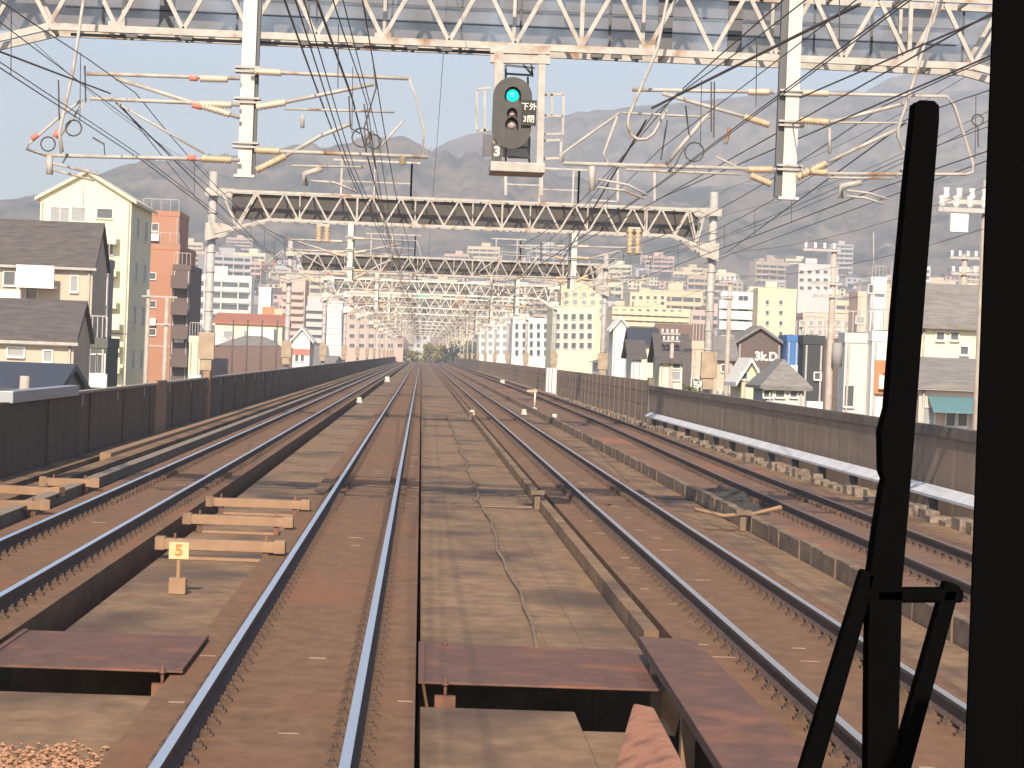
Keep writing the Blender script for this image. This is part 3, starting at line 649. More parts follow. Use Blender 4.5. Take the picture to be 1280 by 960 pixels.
freewire([at(808, 150, 34.6), at(700, 330, 85)], .024, 'thick dark wire dropping from the right bracket behind the second gantry')
freewire([at(345, -30, 24), at(447, 240, 80)], .018, 'slanting dark wire left of the bundle above the bright track', .1)
freewire([at(385, -30, 24), at(440, 122, 34.7)], .022, 'dark wire of the bundle ending near the middle bracket')
freewire([at(440, 122, 34.7), at(488, 305, 85)], .018, 'dark wire of the bundle continuing to the second gantry')
freewire([at(1330, -20, 20), at(1000, 122, 33)], .016, 'long dark wire crossing the right hanger high up')
freewire([at(1330, 30, 20), at(820, 250, 60)], .015, 'long dark wire crossing the right hanger lower down')
freewire([at(1340, -40, 20), at(700, 318, 90)], .014, 'long dark wire running from upper right to the third gantry')
freewire([at(1130, 155, 34.7), at(905, 318, 85)], .018, 'dark wire falling from behind the wiper to the second gantry right mast')
freewire([at(1250, 195, 34.7), at(880, 330, 85)], .012, 'thin wire from the window pillar to the second gantry right mast')
# ------------------------------------------------------------ windscreen wiper and window pillar of the train
def blockpx(q, a, b_, wpx, Y, dep, wpx2=None):
    A = at(*a, Y); B = at(*b_, Y); d0 = (B-A).normalized(); s = Vector((d0.z, 0, -d0.x)).normalized()
    w0 = wpx*Y/FPX/2; w1 = (wpx2 or wpx)*Y/FPX/2; dy = Vector((0, dep, 0))
    vs = [A-s*w0, A+s*w0, B+s*w1, B-s*w1]; q.add([tuple(v) for v in vs]+[tuple(v+dy) for v in vs], [(0, 1, 2, 3), (7, 6, 5, 4), (0, 4, 5, 1), (1, 5, 6, 2), (2, 6, 7, 3), (3, 7, 4, 0)])
wp = empty('windscreen_wiper', at(1100, 1500, 1.15), 'black windscreen wiper standing upright in front of the right side', 'wiper')
off = wp.location
def WP(name, segs, dep=.015):
    q = MB()
    for a, b_, w1, w2 in segs: blockpx(q, a, b_, w1, 1.15, dep, w2)
    q.v = [(v[0]-off.x, v[1]-off.y, v[2]-off.z) for v in q.v]; return q.build(name, black, wp, bevel=.0015)
def WPoly(name, pts, dep=.015):
    q = MB(); P_ = [at(x, y, 1.15) for x, y in pts]; q.prism([(p.x-off.x, p.z-off.z) for p in P_], 'y', P_[0].y-off.y, P_[0].y-off.y+dep); return q.build(name, black, wp)
WPoly('blade', [(1145, 128), (1150, 125), (1168, 126), (1174, 132), (1174, 150), (1157, 360), (1142, 560), (1128, 730), (1121, 1000), (1084, 1000), (1086, 800), (1088, 720), (1096, 660), (1104, 610), (1107, 600), (1103, 590), (1102, 540), (1110, 510), (1120, 380), (1133, 240)])
WP('wiper_arm', [((1088, 715), (1006, 990), 20, 26)], .012)
WP('wiper_arm', [((1192, 730), (1120, 990), 20, 24)], .012)
WP('cross_bar', [((1095, 745), (1205, 745), 18, 18)], .012)
pl = empty('window_pillar', at(1240, 480, .62), 'black window pillar of the train at the right picture edge', 'window pillar')
q = MB(); A = at(1247, -250, .62); B = at(1192, 1250, .62)
for v in (A, B): pass
q.add([(A.x-pl.location.x, 0, A.z-pl.location.z), (B.x-pl.location.x, 0, B.z-pl.location.z), (B.x+.16-pl.location.x, 0, B.z-pl.location.z), (A.x+.16-pl.location.x, 0, A.z-pl.location.z)], [])
q.v += [(v[0]+(.04 if i < 2 else 0), .09, v[2]) for i, v in enumerate(q.v[:4])]
q.f += [[0, 1, 2, 3], [7, 6, 5, 4], [0, 4, 5, 1], [1, 5, 6, 2], [2, 6, 7, 3], [3, 7, 4, 0]]; q.mi += [0]*6; q.sm += [False]*6
q.build('pillar_body', black, pl, bevel=.003)
q = MB(); q.tube([(A.x-pl.location.x+.02, -.002, A.z-pl.location.z), (B.x-pl.location.x+.02, -.002, B.z-pl.location.z)], .004, 6); q.build('rubber_seal', black, pl)
# ------------------------------------------------------------ buildings
WIN = {}
def window_mesh(w_, h_, dark=True):
    key = (round(w_, 1), round(h_, 1), dark)
    if key not in WIN:
        W, H = max(.3, key[0]), max(.3, key[1]); t = .06
        f = MB(); f.box(-W/2-t, -W/2, -.06, .02, -H/2-t, H/2+t); f.box(W/2, W/2+t, -.06, .02, -H/2-t, H/2+t); f.box(-W/2, W/2, -.06, .02, H/2, H/2+t); f.box(-W/2-.05, W/2+.05, -.12, .02, -H/2-t-.03, -H/2)
        if W > 1: f.box(-.025, .025, -.05, .02, -H/2, H/2)
        g_ = MB(); g_.box(-W/2, W/2, -.015, .015, -H/2, H/2)
        fo = f.build('window', alu); go = g_.build('pane', glass if dark else glassl)
        WIN[key] = (fo.data, go.data); bpy.data.objects.remove(fo); bpy.data.objects.remove(go)
    return WIN[key]
def add_window(parent, x, y, z, w_, h_, dark=True, rz=0):
    fd, gd = window_mesh(w_, h_, dark)
    f = bpy.data.objects.new('window', fd); COL.objects.link(f); f.parent = parent; f.location = (x, y, z); f.rotation_euler[2] = rz
    g_ = bpy.data.objects.new('pane', gd); COL.objects.link(g_); g_.parent = f
def bld(name, label, x0, x1, yt, Y, D, wm, roof='flat', rh=1.5, rm=tile, wins=(), side=None, cat='building', group=None, ov=.35, gbase=None, balc=(), sidewin=0):
    if x0 > 700 and Y < 320:
        D = min(D, 4.5); sp_ = (x0-527)*D/(Y+D)
        if x1-x0 > 2.2*sp_: x0 += sp_*.8
        else: D = 1.6
    ym = (yt+460)/2
    a = at(x0, ym, Y).x; b_ = at(x1, ym, Y).x; zt = at((x0+x1)/2, yt, Y).z; xc = (a+b_)/2; W = b_-a
    zb = gbase if gbase is not None else terr(xc, Y+D/2)-.3
    e = empty(name, (xc, Y, zb), label, cat, group); H = zt-zb
    q = MB(); q.box(-W/2, W/2, 0, D, 0, H)
    if roof == 'flat': (q.box(-W/2-.04, W/2+.04, -.04, D+.04, H-.1, H+.35), q.box(-W*.2, W*.1, D*.4, D*.7, H+.35, H+1.9) if W > 6.5 and D > 5 else None)
    q.build('wall', wm, e)
    r = MB()
    if roof == 'flat': r.box(-W/2+.3, W/2-.3, .3, D-.3, H+.352, H+.40); pass
    elif roof == 'gf':       # gable facing the camera
        o_ = ov; s = MB(); s.prism([(-W/2, H), (W/2, H), (0, H+rh)], 'y', 0.0, D); s.build('gable', wm, e)
        for sg_ in (-1, 1):
            r.prism([(sg_*(W/2+o_), H-o_*rh/(W/2)), (0, H+rh), (0, H+rh+.22), (sg_*(W/2+o_), H-o_*rh/(W/2)+.22)], 'y', -o_, D+o_)
    elif roof == 'gs':       # ridge parallel to x: slope faces camera
        o_ = min(ov, .15) if Y < 115 and xc < 0 else ov; s = MB(); s.prism([(0, H), (D, H), (D/2, H+rh)], 'x', -W/2, W/2); s.build('gable', wm, e)
        for y_a, sg_ in ((0, -1), (D, 1)):
            r.prism([(y_a+sg_*o_, H-o_*rh/(D/2)), (D/2, H+rh), (D/2, H+rh+.2), (y_a+sg_*o_, H-o_*rh/(D/2)+.2)], 'x', -W/2-o_, W/2+o_)
    elif roof == 'hip':
        o_ = ov; k = min(W, D)/2+o_
        v = [(-W/2-o_, -o_, H), (W/2+o_, -o_, H), (W/2+o_, D+o_, H), (-W/2-o_, D+o_, H)]
        if W > D: rd = [(-W/2+D/2, D/2, H+rh), (W/2-D/2, D/2, H+rh)]; fs = [(0, 1, 5, 4), (2, 3, 4, 5), (3, 0, 4), (1, 2, 5), (3, 2, 1, 0)]
        else: rd = [(0, W/2, H+rh), (0, D-W/2, H+rh)]; fs = [(0, 1, 4), (1, 2, 5, 4), (2, 3, 5), (3, 0, 4, 5), (3, 2, 1, 0)]
        r.add(v+rd, fs); r.box(-W/2-o_, W/2+o_, -o_, D+o_, H-.15, H-.002)
    r.build('roof', rm, e)
    for wn in wins:
        p = at(wn[0], wn[1], Y); w_, h_ = wn[2]*Y/FPX, wn[3]*Y/FPX
        add_window(e, p.x-xc, -.005, p.z-zb, w_, h_, len(wn) < 5)
    for (bx0, bx1, by) in balc:
        u = at(bx0, by, Y); v = at(bx1, by, Y)
        q = MB(); q.box(u.x-xc, v.x-xc, -1.1, -.95, u.z-zb-.55, u.z-zb+.5); q.box(u.x-xc, v.x-xc, -.95, 0, u.z-zb-.55, u.z-zb-.43)
        q.build('balcony', whit if wm is beige else wm, e)
    if Y < 235 and H > 4:
        for sx in (-1, 1):
            q = MB(); q.tube([(sx*(W/2-.15), -.07, 0), (sx*(W/2-.15), -.07, H-.15)], .05, 6); q.build('drain_pipe', whited, e)
        if roof in ('gs', 'hip'): q = MB(); q.beam((-W/2-.2, -min(ov, .15)-.12, H-.12), (W/2+.2, -min(ov, .15)-.12, H-.12), .12); q.build('gutter', whited, e)
        q = MB(); zb_ = random.uniform(.55, .8)*H; q.box(-.05-W*.25, .75-W*.25, -.4, -.05, zb_, zb_+.6); q.tube([(-W*.25+.35, -.41, zb_+.3), (-W*.25+.35, -.43, zb_+.3)], .22, 12); q.build('air_conditioner', whit, e)
        q = MB(); q.box(-W/2-.01, W/2+.01, -.02, 0, H*.52, H*.52+.12); q.build('string_course', grey if wm in (cream, cream2, whit) else whited, e)
        if roof == 'flat': q = MB(); q.beam((-W/2+.1, 0, H+1.3), (W/2-.1, 0, H+1.3), .05); [q.beam((x_*W/8, 0, H+.35), (x_*W/8, 0, H+1.3), .04) for x_ in (-3.8, -2, 0, 2, 3.8)]; q.build('roof_railing', whited, e)
    if side:
        for i in range(side):
            zz = 2+i*3.0
            if zz < H-1:
                for yy in (D*.3, D*.7):
                    sx = 1 if xc < 0 else -1
                    add_window(e, sx*(W/2+.005), yy, zz, 1.3, 1.3, True, math.pi/2*sx)
    return e
# left side
bld('apartment_building', 'tall cream apartment block with a gabled front behind the dark roofed house', 47, 161, 249, 160, 12, cream, 'gf', 1.75, mat('roof_cream', (.66, .60, .45), .8),
    wins=[(75, 268, 22, 16, 1), (98, 268, 16, 16, 1), (131, 267, 18, 12), (132, 310, 18, 14), (132, 345, 18, 16), (98, 310, 18, 14), (132, 400, 14, 14), (132, 430, 14, 14)], side=6, balc=[(49, 148, 292), (49, 148, 332), (49, 148, 372), (137, 152, 402), (137, 152, 430), (137, 152, 456)])
bld('apartment_building', 'orange brown apartment block behind the cream one', 172, 222, 310, 200, 14, orange, 'flat', wins=[(190, 345, 9, 8), (190, 380, 9, 8), (190, 415, 9, 8)])
bld('roof_house', 'orange brown rooftop tower with two small windows', 174, 221, 268, 203, 8, orange, 'flat', wins=[(182, 284, 8, 9, 1), (194, 284, 8, 9)], gbase=8.0, cat='rooftop tower')
bld('balcony_block', 'narrow dark block with stacked orange balconies beside the orange building', 214, 236, 336, 196, 10, brownw, 'flat', balc=[(215, 236, 352), (215, 236, 385), (215, 236, 415), (215, 236, 450)])
bld('house', 'beige house with a wide dark roof and white balcony at the left edge', -20, 114, 331, 112, 5, beige, 'gs', 2.0, tile, wins=[(12, 348, 14, 15), (93, 355, 9, 18, 1), (40, 365, 12, 20), (-8, 350, 12, 15)], balc=[(-18, 30, 375), (25, 72, 345)])
hb = bpy.data.objects[-1] if False else None
bld('house', 'low beige house with a broad dark roof in front at the left edge', -30, 92, 424, 92, 4.5, beige, 'gs', 1.4, tile, wins=[(20, 440, 18, 10, 1), (60, 445, 10, 12, 1)])
bld('townhouse', 'narrow grey panelled house between the beige house and the cream block', 115, 134, 332, 124, 2, grey, 'flat', wins=[(121, 365, 3, 30), (129, 365, 3, 30), (121, 410, 3, 25), (129, 410, 3, 25)])
bld('house', 'dark green grey low house in front of the cream block', 108, 133, 432, 105, 4, mat('wall_darkgreen', (.10, .11, .095), .8), 'flat', wins=[(116, 455, 6, 22), (126, 455, 5, 22)])
bld('shed', 'shed with a slanted dark roof low at the left edge', -30, 70, 492, 70, 6, grey, 'gs', .7, solar, cat='shed')
bld('townhouse', 'pale yellow narrow house right of the orange block', 236, 250, 426, 170, 8, cream, 'flat')
bld('warehouse', 'long white low building with cream upper floor left of the second gantry mast', 270, 382, 432, 260, 14, whit, 'flat', wins=[(300, 446, 8, 8), (324, 446, 8, 8), (345, 446, 8, 8)])
bld('office_building', 'cream two storey building with a reddish roof edge left of the tracks', 268, 352, 405, 300, 14, cream, 'gs', 1.2, mat('roof_red', (.4, .16, .1), .8), wins=[(285, 418, 10, 8, 1), (310, 418, 10, 8, 1), (333, 420, 10, 8, 1)])
bld('sign_tower', 'white tower with a red band standing left of the tracks', 322, 337, 362, 330, 5, whit, 'flat', cat='tower')
q = MB(); u = at(328, 399, 328); v = at(343, 384, 328); q.box(u.x, v.x, 327, 327.6, u.z, v.z); stw = bpy.data.objects['sign_tower']; o = q.build('sign_panel', acm, stw); o.matrix_parent_inverse = Matrix.Translation(-stw.location)
e = bld('shop', 'small white shop with a red fascia band left of the tracks', 366, 387, 424, 240, 8, whit, 'gf', 1.0, whit, wins=[(371, 447, 4, 9), (378, 447, 4, 9)])
q = MB(); q.box(-.85, .85, -.08, -.02, 8.6, 9.2); q.build('fascia', redm, e)
bld('apartment_building', 'pale grey slab apartment block beyond the left masts', 383, 404, 372, 520, 20, palegr, 'flat', balc=[(383, 404, y) for y in range(385, 450, 10)])
bld('apartment_building', 'white high rise with many balcony stripes beyond the left masts', 408, 427, 378, 480, 18, whit, 'flat', balc=[(409, 427, y) for y in range(386, 450, 7)])
bld('apartment_building', 'pinkish brown apartment block above the far left masts', 352, 380, 350, 620, 20, pinkw, 'flat', balc=[(353, 379, y) for y in range(362, 430, 9)])
bld('apartment_building', 'pink apartment block behind the distant gantries left of centre', 432, 505, 362, 680, 20, pinkw, 'flat', wins=[(x, y, 6, 5) for x in range(440, 502, 12) for y in range(372, 440, 12)])
gb_ = bld('office_building', 'tall pale building with a green roof sign far ahead in the centre', 518, 538, 372, 800, 20, palegr, 'flat', wins=[(x, y, 4, 4) for x in (523, 531) for y in range(382, 435, 10)])
q = MB(); u = at(520, 384, 798); v = at(536, 366, 798); q.box(u.x, v.x, 797, 798, u.z, v.z); o = q.build('sign_panel', mat('green_sign', (.25, .55, .42), .6), gb_); o.matrix_parent_inverse = Matrix.Translation(-gb_.location)
bld('apartment_building', 'orange roofed apartment block far ahead right of centre', 558, 590, 388, 760, 20, cream2, 'hip', 6, acm, wins=[(x, y, 4, 4) for x in (564, 574, 584) for y in range(398, 440, 10)])
bld('apartment_building', 'pale green grey office block right of the far track end', 598, 640, 392, 600, 20, whit, 'flat', wins=[(x, y, 5, 5, 1) for x in range(604, 640, 9) for y in range(400, 445, 10)])
# right side
bld('apartment_building', 'large bright cream apartment block beside the third gantry right mast', 700, 756, 357, 420, 20, cream2, 'flat', wins=[(x, y, 6, 5, 1) for x in range(708, 754, 11) for y in range(368, 400, 10)])
bld('apartment_building', 'tall cream white building just left of the third gantry mast', 690, 742, 386, 330, 16, cream, 'flat', wins=[(x, y, 5, 7) for x in range(697, 740, 10) for y in range(396, 440, 12)])
bld('apartment_building', 'white narrow building with dark windows between masts on the right', 640, 690, 400, 380, 16, whit, 'flat', wins=[(x, y, 4, 7) for x in range(646, 688, 9) for y in range(408, 445, 11)])
bld('townhouse', 'pale mint white house right of the third gantry mast', 762, 784, 410, 210, 9, whit, 'gf', .8, whit)
bld('apartment_building', 'long cream hillside apartment block with balcony stripes on the right', 764, 862, 386, 640, 18, cream2, 'flat', balc=[(765, 861, y) for y in (390, 397, 404)], wins=[(x, y, 4, 3) for x in range(770, 860, 10) for y in (388, 395, 402)])
bld('apartment_building', 'stepped cream apartment block on top of the long hillside block', 786, 832, 367, 680, 18, cream2, 'flat', wins=[(x, y, 4, 4) for x in range(792, 830, 9) for y in (372, 379)])
bld('house', 'cream house with a dark blue roof and white gable right of the mint house', 785, 820, 430, 200, 8, cream, 'gs', 1.2, solar, wins=[(792, 442, 5, 5)])
bld('house', 'white low house below the dark blue roof', 784, 802, 446, 165, 7, whit, 'gs', 1, tile)
bld('house', 'pale yellow two storey house with shutters behind the right wall', 818, 858, 450, 150, 8, cream, 'gs', 1.5, tile, wins=[(845, 457, 9, 6), (845, 470, 10, 10, 1), (862, 455, 5, 4)])
bld('house', 'brown roofed long house behind the yellow house', 820, 882, 428, 230, 9, brownw, 'gs', 1.6, mat('roof_brown', (.17, .11, .085), .85))
bld('townhouse', 'beige block house left of the second gantry right mast', 856, 882, 434, 130, 8, beige, 'flat', wins=[(868, 480, 5, 14)])
bld('apartment_building', 'white apartment block with dark balconies right of the second gantry mast', 897, 941, 368, 300, 14, whit, 'flat', balc=[(898, 940, y) for y in (380, 393, 406)], wins=[(x, y, 12, 6) for x in (910, 929) for y in (373, 386, 399)])
bld('apartment_building', 'yellow cream block with two columns of small windows', 941, 994, 364, 290, 16, cream2, 'flat', wins=[(x, y, 4, 5) for x in (959, 976) for y in (378, 391, 404, 417)])
wc = bld('warehouse', 'dark brown gabled warehouse with white lettering on the right', 914, 976, 428, 170, 12, brownw, 'gf', 1.0, tile2)
ltx = at(958, 446, 169.8)
text_mesh('3k.D', .85, 'lettering', wt, wc, (ltx.x-wc.location.x, -.02, ltx.z-wc.location.z))
sb = bld('sign_building', 'blue signboard building beside the brown warehouse', 975, 998, 425, 168, 4, bluem, 'flat', rm=solar)
bld('house', 'small cream house with a white edged gable behind the right wall', 917, 949, 470, 125, 7, cream2, 'gf', .75, whit, wins=[(930, 470, 6, 4)])
hh = bld('house', 'grey tiled old house with a broad hipped roof behind the right wall', 946, 1006, 483, 112, 8, palegr, 'hip', 1.3, tile2, wins=[(960, 492, 10, 8), (975, 492, 10, 8), (992, 492, 8, 8)])
bld('townhouse', 'narrow black house standing beside the utility pole', 1004, 1030, 428, 118, 8, darkw, 'flat', wins=[(1022, 470, 3, 8)])
bld('townhouse', 'dark grey house directly behind the utility pole', 1030, 1056, 432, 122, 8, brownw, 'flat')
bld('townhouse', 'plain pale grey cladded building left of the wiper', 1056, 1090, 426, 105, 12, palegr, 'flat', wins=[(1061, 495, 10, 26)])
ob_ = bld('townhouse', 'white building with an orange panel behind the wiper', 1090, 1128, 424, 104, 10, whit, 'flat')
q = MB(); u = at(1092, 492, 103.9); v = at(1120, 451, 103.9); q.box(u.x, v.x, 103.82, 103.93, u.z, v.z); o = q.build('cladding_panel', acm, ob_); o.matrix_parent_inverse = Matrix.Translation(-ob_.location)
bld('office_building', 'pinkish white building with a square rooftop tower right of the yellow block', 1062, 1140, 370, 210, 12, pinkw, 'flat', wins=[(1075, 400, 10, 8, 1), (1100, 400, 10, 8, 1)])
bld('roof_house', 'white rooftop stair tower with one dark window', 1078, 1106, 351, 208, 6, whit, 'flat', wins=[(1089, 361, 6, 10)], gbase=5, cat='rooftop tower')
bld('office_building', 'grey brown apartment block high behind the yellow block', 996, 1045, 332, 520, 18, palegr, 'flat', wins=[(x, y, 5, 4) for x in range(1002, 1044, 10) for y in (340, 350, 360)])
bld('house', 'cream house with a dark tiled gable seen between wiper and pillar', 1128, 1240, 405, 96, 5, cream, 'gs', 1.5, tile2, wins=[(1143, 430, 8, 26), (1205, 438, 8, 9), (1175, 420, 7, 6), (1193, 420, 7, 6)])
bld('house', 'pinkish house with a teal awning low between wiper and pillar', 1128, 1236, 482, 84, 4, pinkw, 'gs', .8, tile2, wins=[(1160, 520, 14, 20, 1), (1188, 520, 8, 24), (1203, 520, 6, 24)])
q = MB(); u = at(1165, 510, 83.2); v = at(1240, 500, 83.2); q.prism([(83.0, u.z-.15), (84, u.z+.35), (84, u.z+.42), (83.0, u.z-.08)], 'x', u.x, v.x)
ph_ = [o for o in COL.objects if o.get('label', '').startswith('pinkish house with a teal')][0]; o = q.build('awning', teal, ph_); o.matrix_parent_inverse = Matrix.Translation(-ph_.location)
bld('office_building', 'white flat roofed building high between wiper and pillar', 1125, 1230, 372, 180, 10, whit, 'flat', wins=[(1150, 385, 10, 6, 1), (1180, 385, 10, 6)])
bld('office_building', 'pale pink block behind the pole right of the yellow block', 996, 1066, 396, 250, 12, pinkw, 'flat', wins=[(x, y, 6, 6, 1) for x in range(1003, 1060, 11) for y in (404, 416, 428)])
bld('house', 'pale house with a grey roof left of the second gantry right mast', 884, 916, 447, 150, 8, beige, 'gs', 1.2, tile2, wins=[(905, 460, 6, 8)])
# hillside city
def far_mesh(kind, wmt, rmt):
    q = MB()
    if kind == 0:
        W, D, H = 9, 8, 5.5; q.box(-W/2, W/2, 0, D, -4, H, 0)
        q.prism([(-.5, H), (D+.5, H), (D/2, H+2.2)], 'x', -W/2-.4, W/2+.4, 1)
        for x in (-2.6, .4, 2.6): q.box(x-.7, x+.7, -.04, .0, 1, 2.3, 2); q.box(x-.7, x+.7, -.04, .0, 3.6, 4.8, 2)
    elif kind == 1:
        W, D, H = 10, 9, 7; q.box(-W/2, W/2, 0, D, -4, H, 0); v = [(-5.5, -.5, H), (5.5, -.5, H), (5.5, 9.5, H), (-5.5, 9.5, H), (-1, 4.5, H+2), (1, 4.5, H+2)]
        q.add(v, [(0, 1, 5, 4), (2, 3, 4, 5), (3, 0, 4), (1, 2, 5)], 1)
        for x in (-3.2, 0, 3.0):
            for z in (1, 4): q.box(x-.8, x+.8, -.04, 0, z, z+1.4, 2)
    else:
        W, D, H = 18, 11, {2: 11, 3: 17, 4: 22}[kind]; q.box(-W/2, W/2, 0, D, -5, H, 0); q.box(-2, 3, 4, 8, H, H+2.5, 0); q.box(-W/2+.5, W/2-.5, .5, D-.5, H, H+.1, 1)
        z = 1
        while z < H-1.5:
            q.box(-W/2+.6, W/2-.6, -.03, 0, z+.9, z+2.2, 2); q.box(-W/2+.4, W/2-.4, -1.2, 0, z-.35, z+.75, 0)
            for x in (-6, -2, 2, 6): q.box(x-.15, x+.15, -1.2, 0, z+.75, z+2.6, 0)
            z += 3
    return q.build('x', [wmt, rmt, glass])
wl = [cream2, pinkw, whit, beige, palegr, cream]; rl = [tile2, mat('roof_brown', (.17, .11, .085), .85), tile2, palegr]
protos = []
for i, kd in enumerate((0, 0, 1, 1, 1, 0, 2, 2, 3, 3, 4, 2)):
    o = far_mesh(kd, wl[i % 6], rl[i % 4]); protos.append((kd, o.data)); bpy.data.objects.remove(o)
placed = []
def try_place(px, r, kd_me, lab, cat, name, grp):
    x = (px-527)/2975*r; y = r
    if 430 < px < 650 and r < 950: return False
    if r < 430+max(0, 760-px)*.5 and px < 760: return False
    for (a, b_, c_) in placed:
        if abs(a-x) < c_ and abs(b_-y) < 14: return False
    kd, me = kd_me
    o = bpy.data.objects.new(name, me); COL.objects.link(o); o.location = (x, y, terr(x, y)); o.rotation_euler[2] = random.uniform(-.35, .35)
    s = random.uniform(.95, 1.3); o.scale = (s*random.uniform(.9, 1.2), s, s*random.uniform(.85, 1.15))
    placed.append((x, y, 9 if kd < 2 else 17)); tag(o, lab, cat, grp); return True
houses = [p for p in protos if p[0] < 2]; flats = [p for p in protos if p[0] >= 2]
n = 0
while n < 250:
    u = random.random(); r = 430+1330*u**.75; px = random.uniform(-30, 1240)
    if try_place(px, r, random.choice(houses), 'small pale house packed among many on the lower hillside', 'house', 'hillside_house', 'small houses packed on the hillside'): n += 1
n = 0
while n < 46:
    r = random.uniform(215, 430); px = random.choice([random.uniform(250, 420), random.uniform(790, 1235), random.uniform(790, 1235)])
    x = (px-527)/2975*r
    if any(abs(a-x) < 8 and abs(b_-r) < 10 for a, b_, c_ in placed) or abs(x) < 16: continue
    o = bpy.data.objects.new('hillside_house', random.choice(houses)[1]); COL.objects.link(o); o.location = (x, r, -6.5+random.uniform(0, 2.5)); o.rotation_euler[2] = random.uniform(-.4, .4); placed.append((x, r, 9))
    tag(o, 'small pale house packed among many on the lower hillside', 'house', 'small houses packed on the hillside'); n += 1
n = 0
while n < 100:
    r = random.uniform(760, 1850); px = random.uniform(-30, 1240)
    if try_place(px, r, random.choice(flats if random.random() < .2 else [f_ for f_ in flats if f_[0] == 2]), 'pale mid rise apartment block among the hillside houses', 'apartment block', 'hillside_apartment_block', 'apartment blocks scattered over the hillside'): n += 1
# ------------------------------------------------------------ utility poles
polem = mat('pole_concrete', (.34, .29, .24), .85, col2=(.45, .39, .33), scale=3)
def upole(px, ytop, Y, label, arms, insul=True, wpx=12):
    p = at(px, ytop, Y); zb = -6.5
    e = empty('utility_pole', (p.x, Y, zb), label, 'utility pole', 'utility poles behind the walls'); H = p.z-zb
    q = MB(); q.tube([(0, 0, 0), (0, 0, H)], [.19, .12], 10); q.build('pole', polem, e)
    for (ax0, ax1, ay) in arms:
        u = at(ax0, ay, Y); v = at(ax1, ay, Y); q = MB(); q.box(u.x-p.x, v.x-p.x, -.2, -.1, u.z-zb-.05, u.z-zb+.05); ar = q.build('cross_arm', whited, e)
        if insul:
            n_ = 4
            for i in range(n_):
                x = u.x-p.x+(v.x-u.x)*(i+.3)/n_; q = MB(); q.tube([(x, -.15, u.z-zb+.05), (x, -.15, u.z-zb+.12), (x, -.15, u.z-zb+.2), (x, -.15, u.z-zb+.3)], [.04, .08, .05, .07], 8); q.build('insulator', whit, ar)
    return e
up = upole(1043, 308, 98, 'tall concrete utility pole with long upper crossarm left of the wiper', [(1003, 1050, 312), (1014, 1052, 354), (1016, 1052, 370)])
q = MB(); q.tube([(.25, -.2, 9), (.25, -.2, 10)], .22, 12); q.build('transformer', grey, up)
upole(913, 350, 140, 'slim utility pole just right of the second gantry right mast', [(898, 922, 352), (900, 920, 372)])
upole(841, 412, 150, 'short utility pole in front of the pale yellow house', [(826, 850, 417), (828, 850, 426)])
upole(1206, 318, 100, 'utility pole with two crossarms between wiper and window pillar', [(1186, 1226, 322), (1188, 1224, 342)])
pp = upole(1236, 225, 52, 'near utility pole mostly hidden by the window pillar with a row of white insulators', [(1170, 1240, 262), (1176, 1240, 252)])
q = MB(); u = at(1186, 290, 51.7); v = at(1209, 268, 51.7); zb = -6.5; q.box(u.x-pp.location.x, v.x-pp.location.x, -.45, -.25, u.z-zb, v.z-zb); q.build('switch_box', whit, pp, bevel=.01)
upole(186, 362, 150, 'thin pole beside the orange building left', [(178, 222, 370)], False)
upole(31, 470, 60, 'thin short pole above the capped end of the left wall', [], False)
upole(209, 372, 140, 'thin pole in front of the orange balconies', [(192, 214, 405)], False)
fe = empty('net_fence', at(310, 460, 210), 'thin brown net fence frame above the left wall by the white building', 'fence')
fl = fe.location
for px in (292, 310, 328, 347):
    q = MB(); a = at(px, 400, 210); q.tube([(a.x-fl.x, 0, -3), (a.x-fl.x, 0, a.z-fl.z)], .07, 6); q.build('post', brownw, fe)
q = MB(); a = at(270, 433, 210); b_ = at(350, 433, 210); q.beam((a.x-fl.x, 0, a.z-fl.z), (b_.x-fl.x, 0, b_.z-fl.z), .1); q.build('rail', brownw, fe)
# rooftop antennas / mast
q = MB(); a = at(1092, 350, 208); b_ = at(1092, 290, 208); q.tube([a, b_], .06, 6); tag(q.build('antenna_mast', whited), 'thin antenna mast on the white rooftop tower', 'antenna')
e = empty('roof_antenna', at(105, 228, 160), 'television antenna on the roof of the cream block', 'antenna')
q = MB(); q.tube([(0, 0, -2), (0, 0, 1.2)], .035, 6); q.build('antenna_pole', whited, e)
q = MB(); q.tube([(-1, 0, .9), (1, 0, .7)], .025, 5); [q.tube([(x, -.4, .8), (x, .4, .8)], .015, 4) for x in (-.8, -.4, 0, .4, .8)]; q.build('antenna_boom', whited, e)
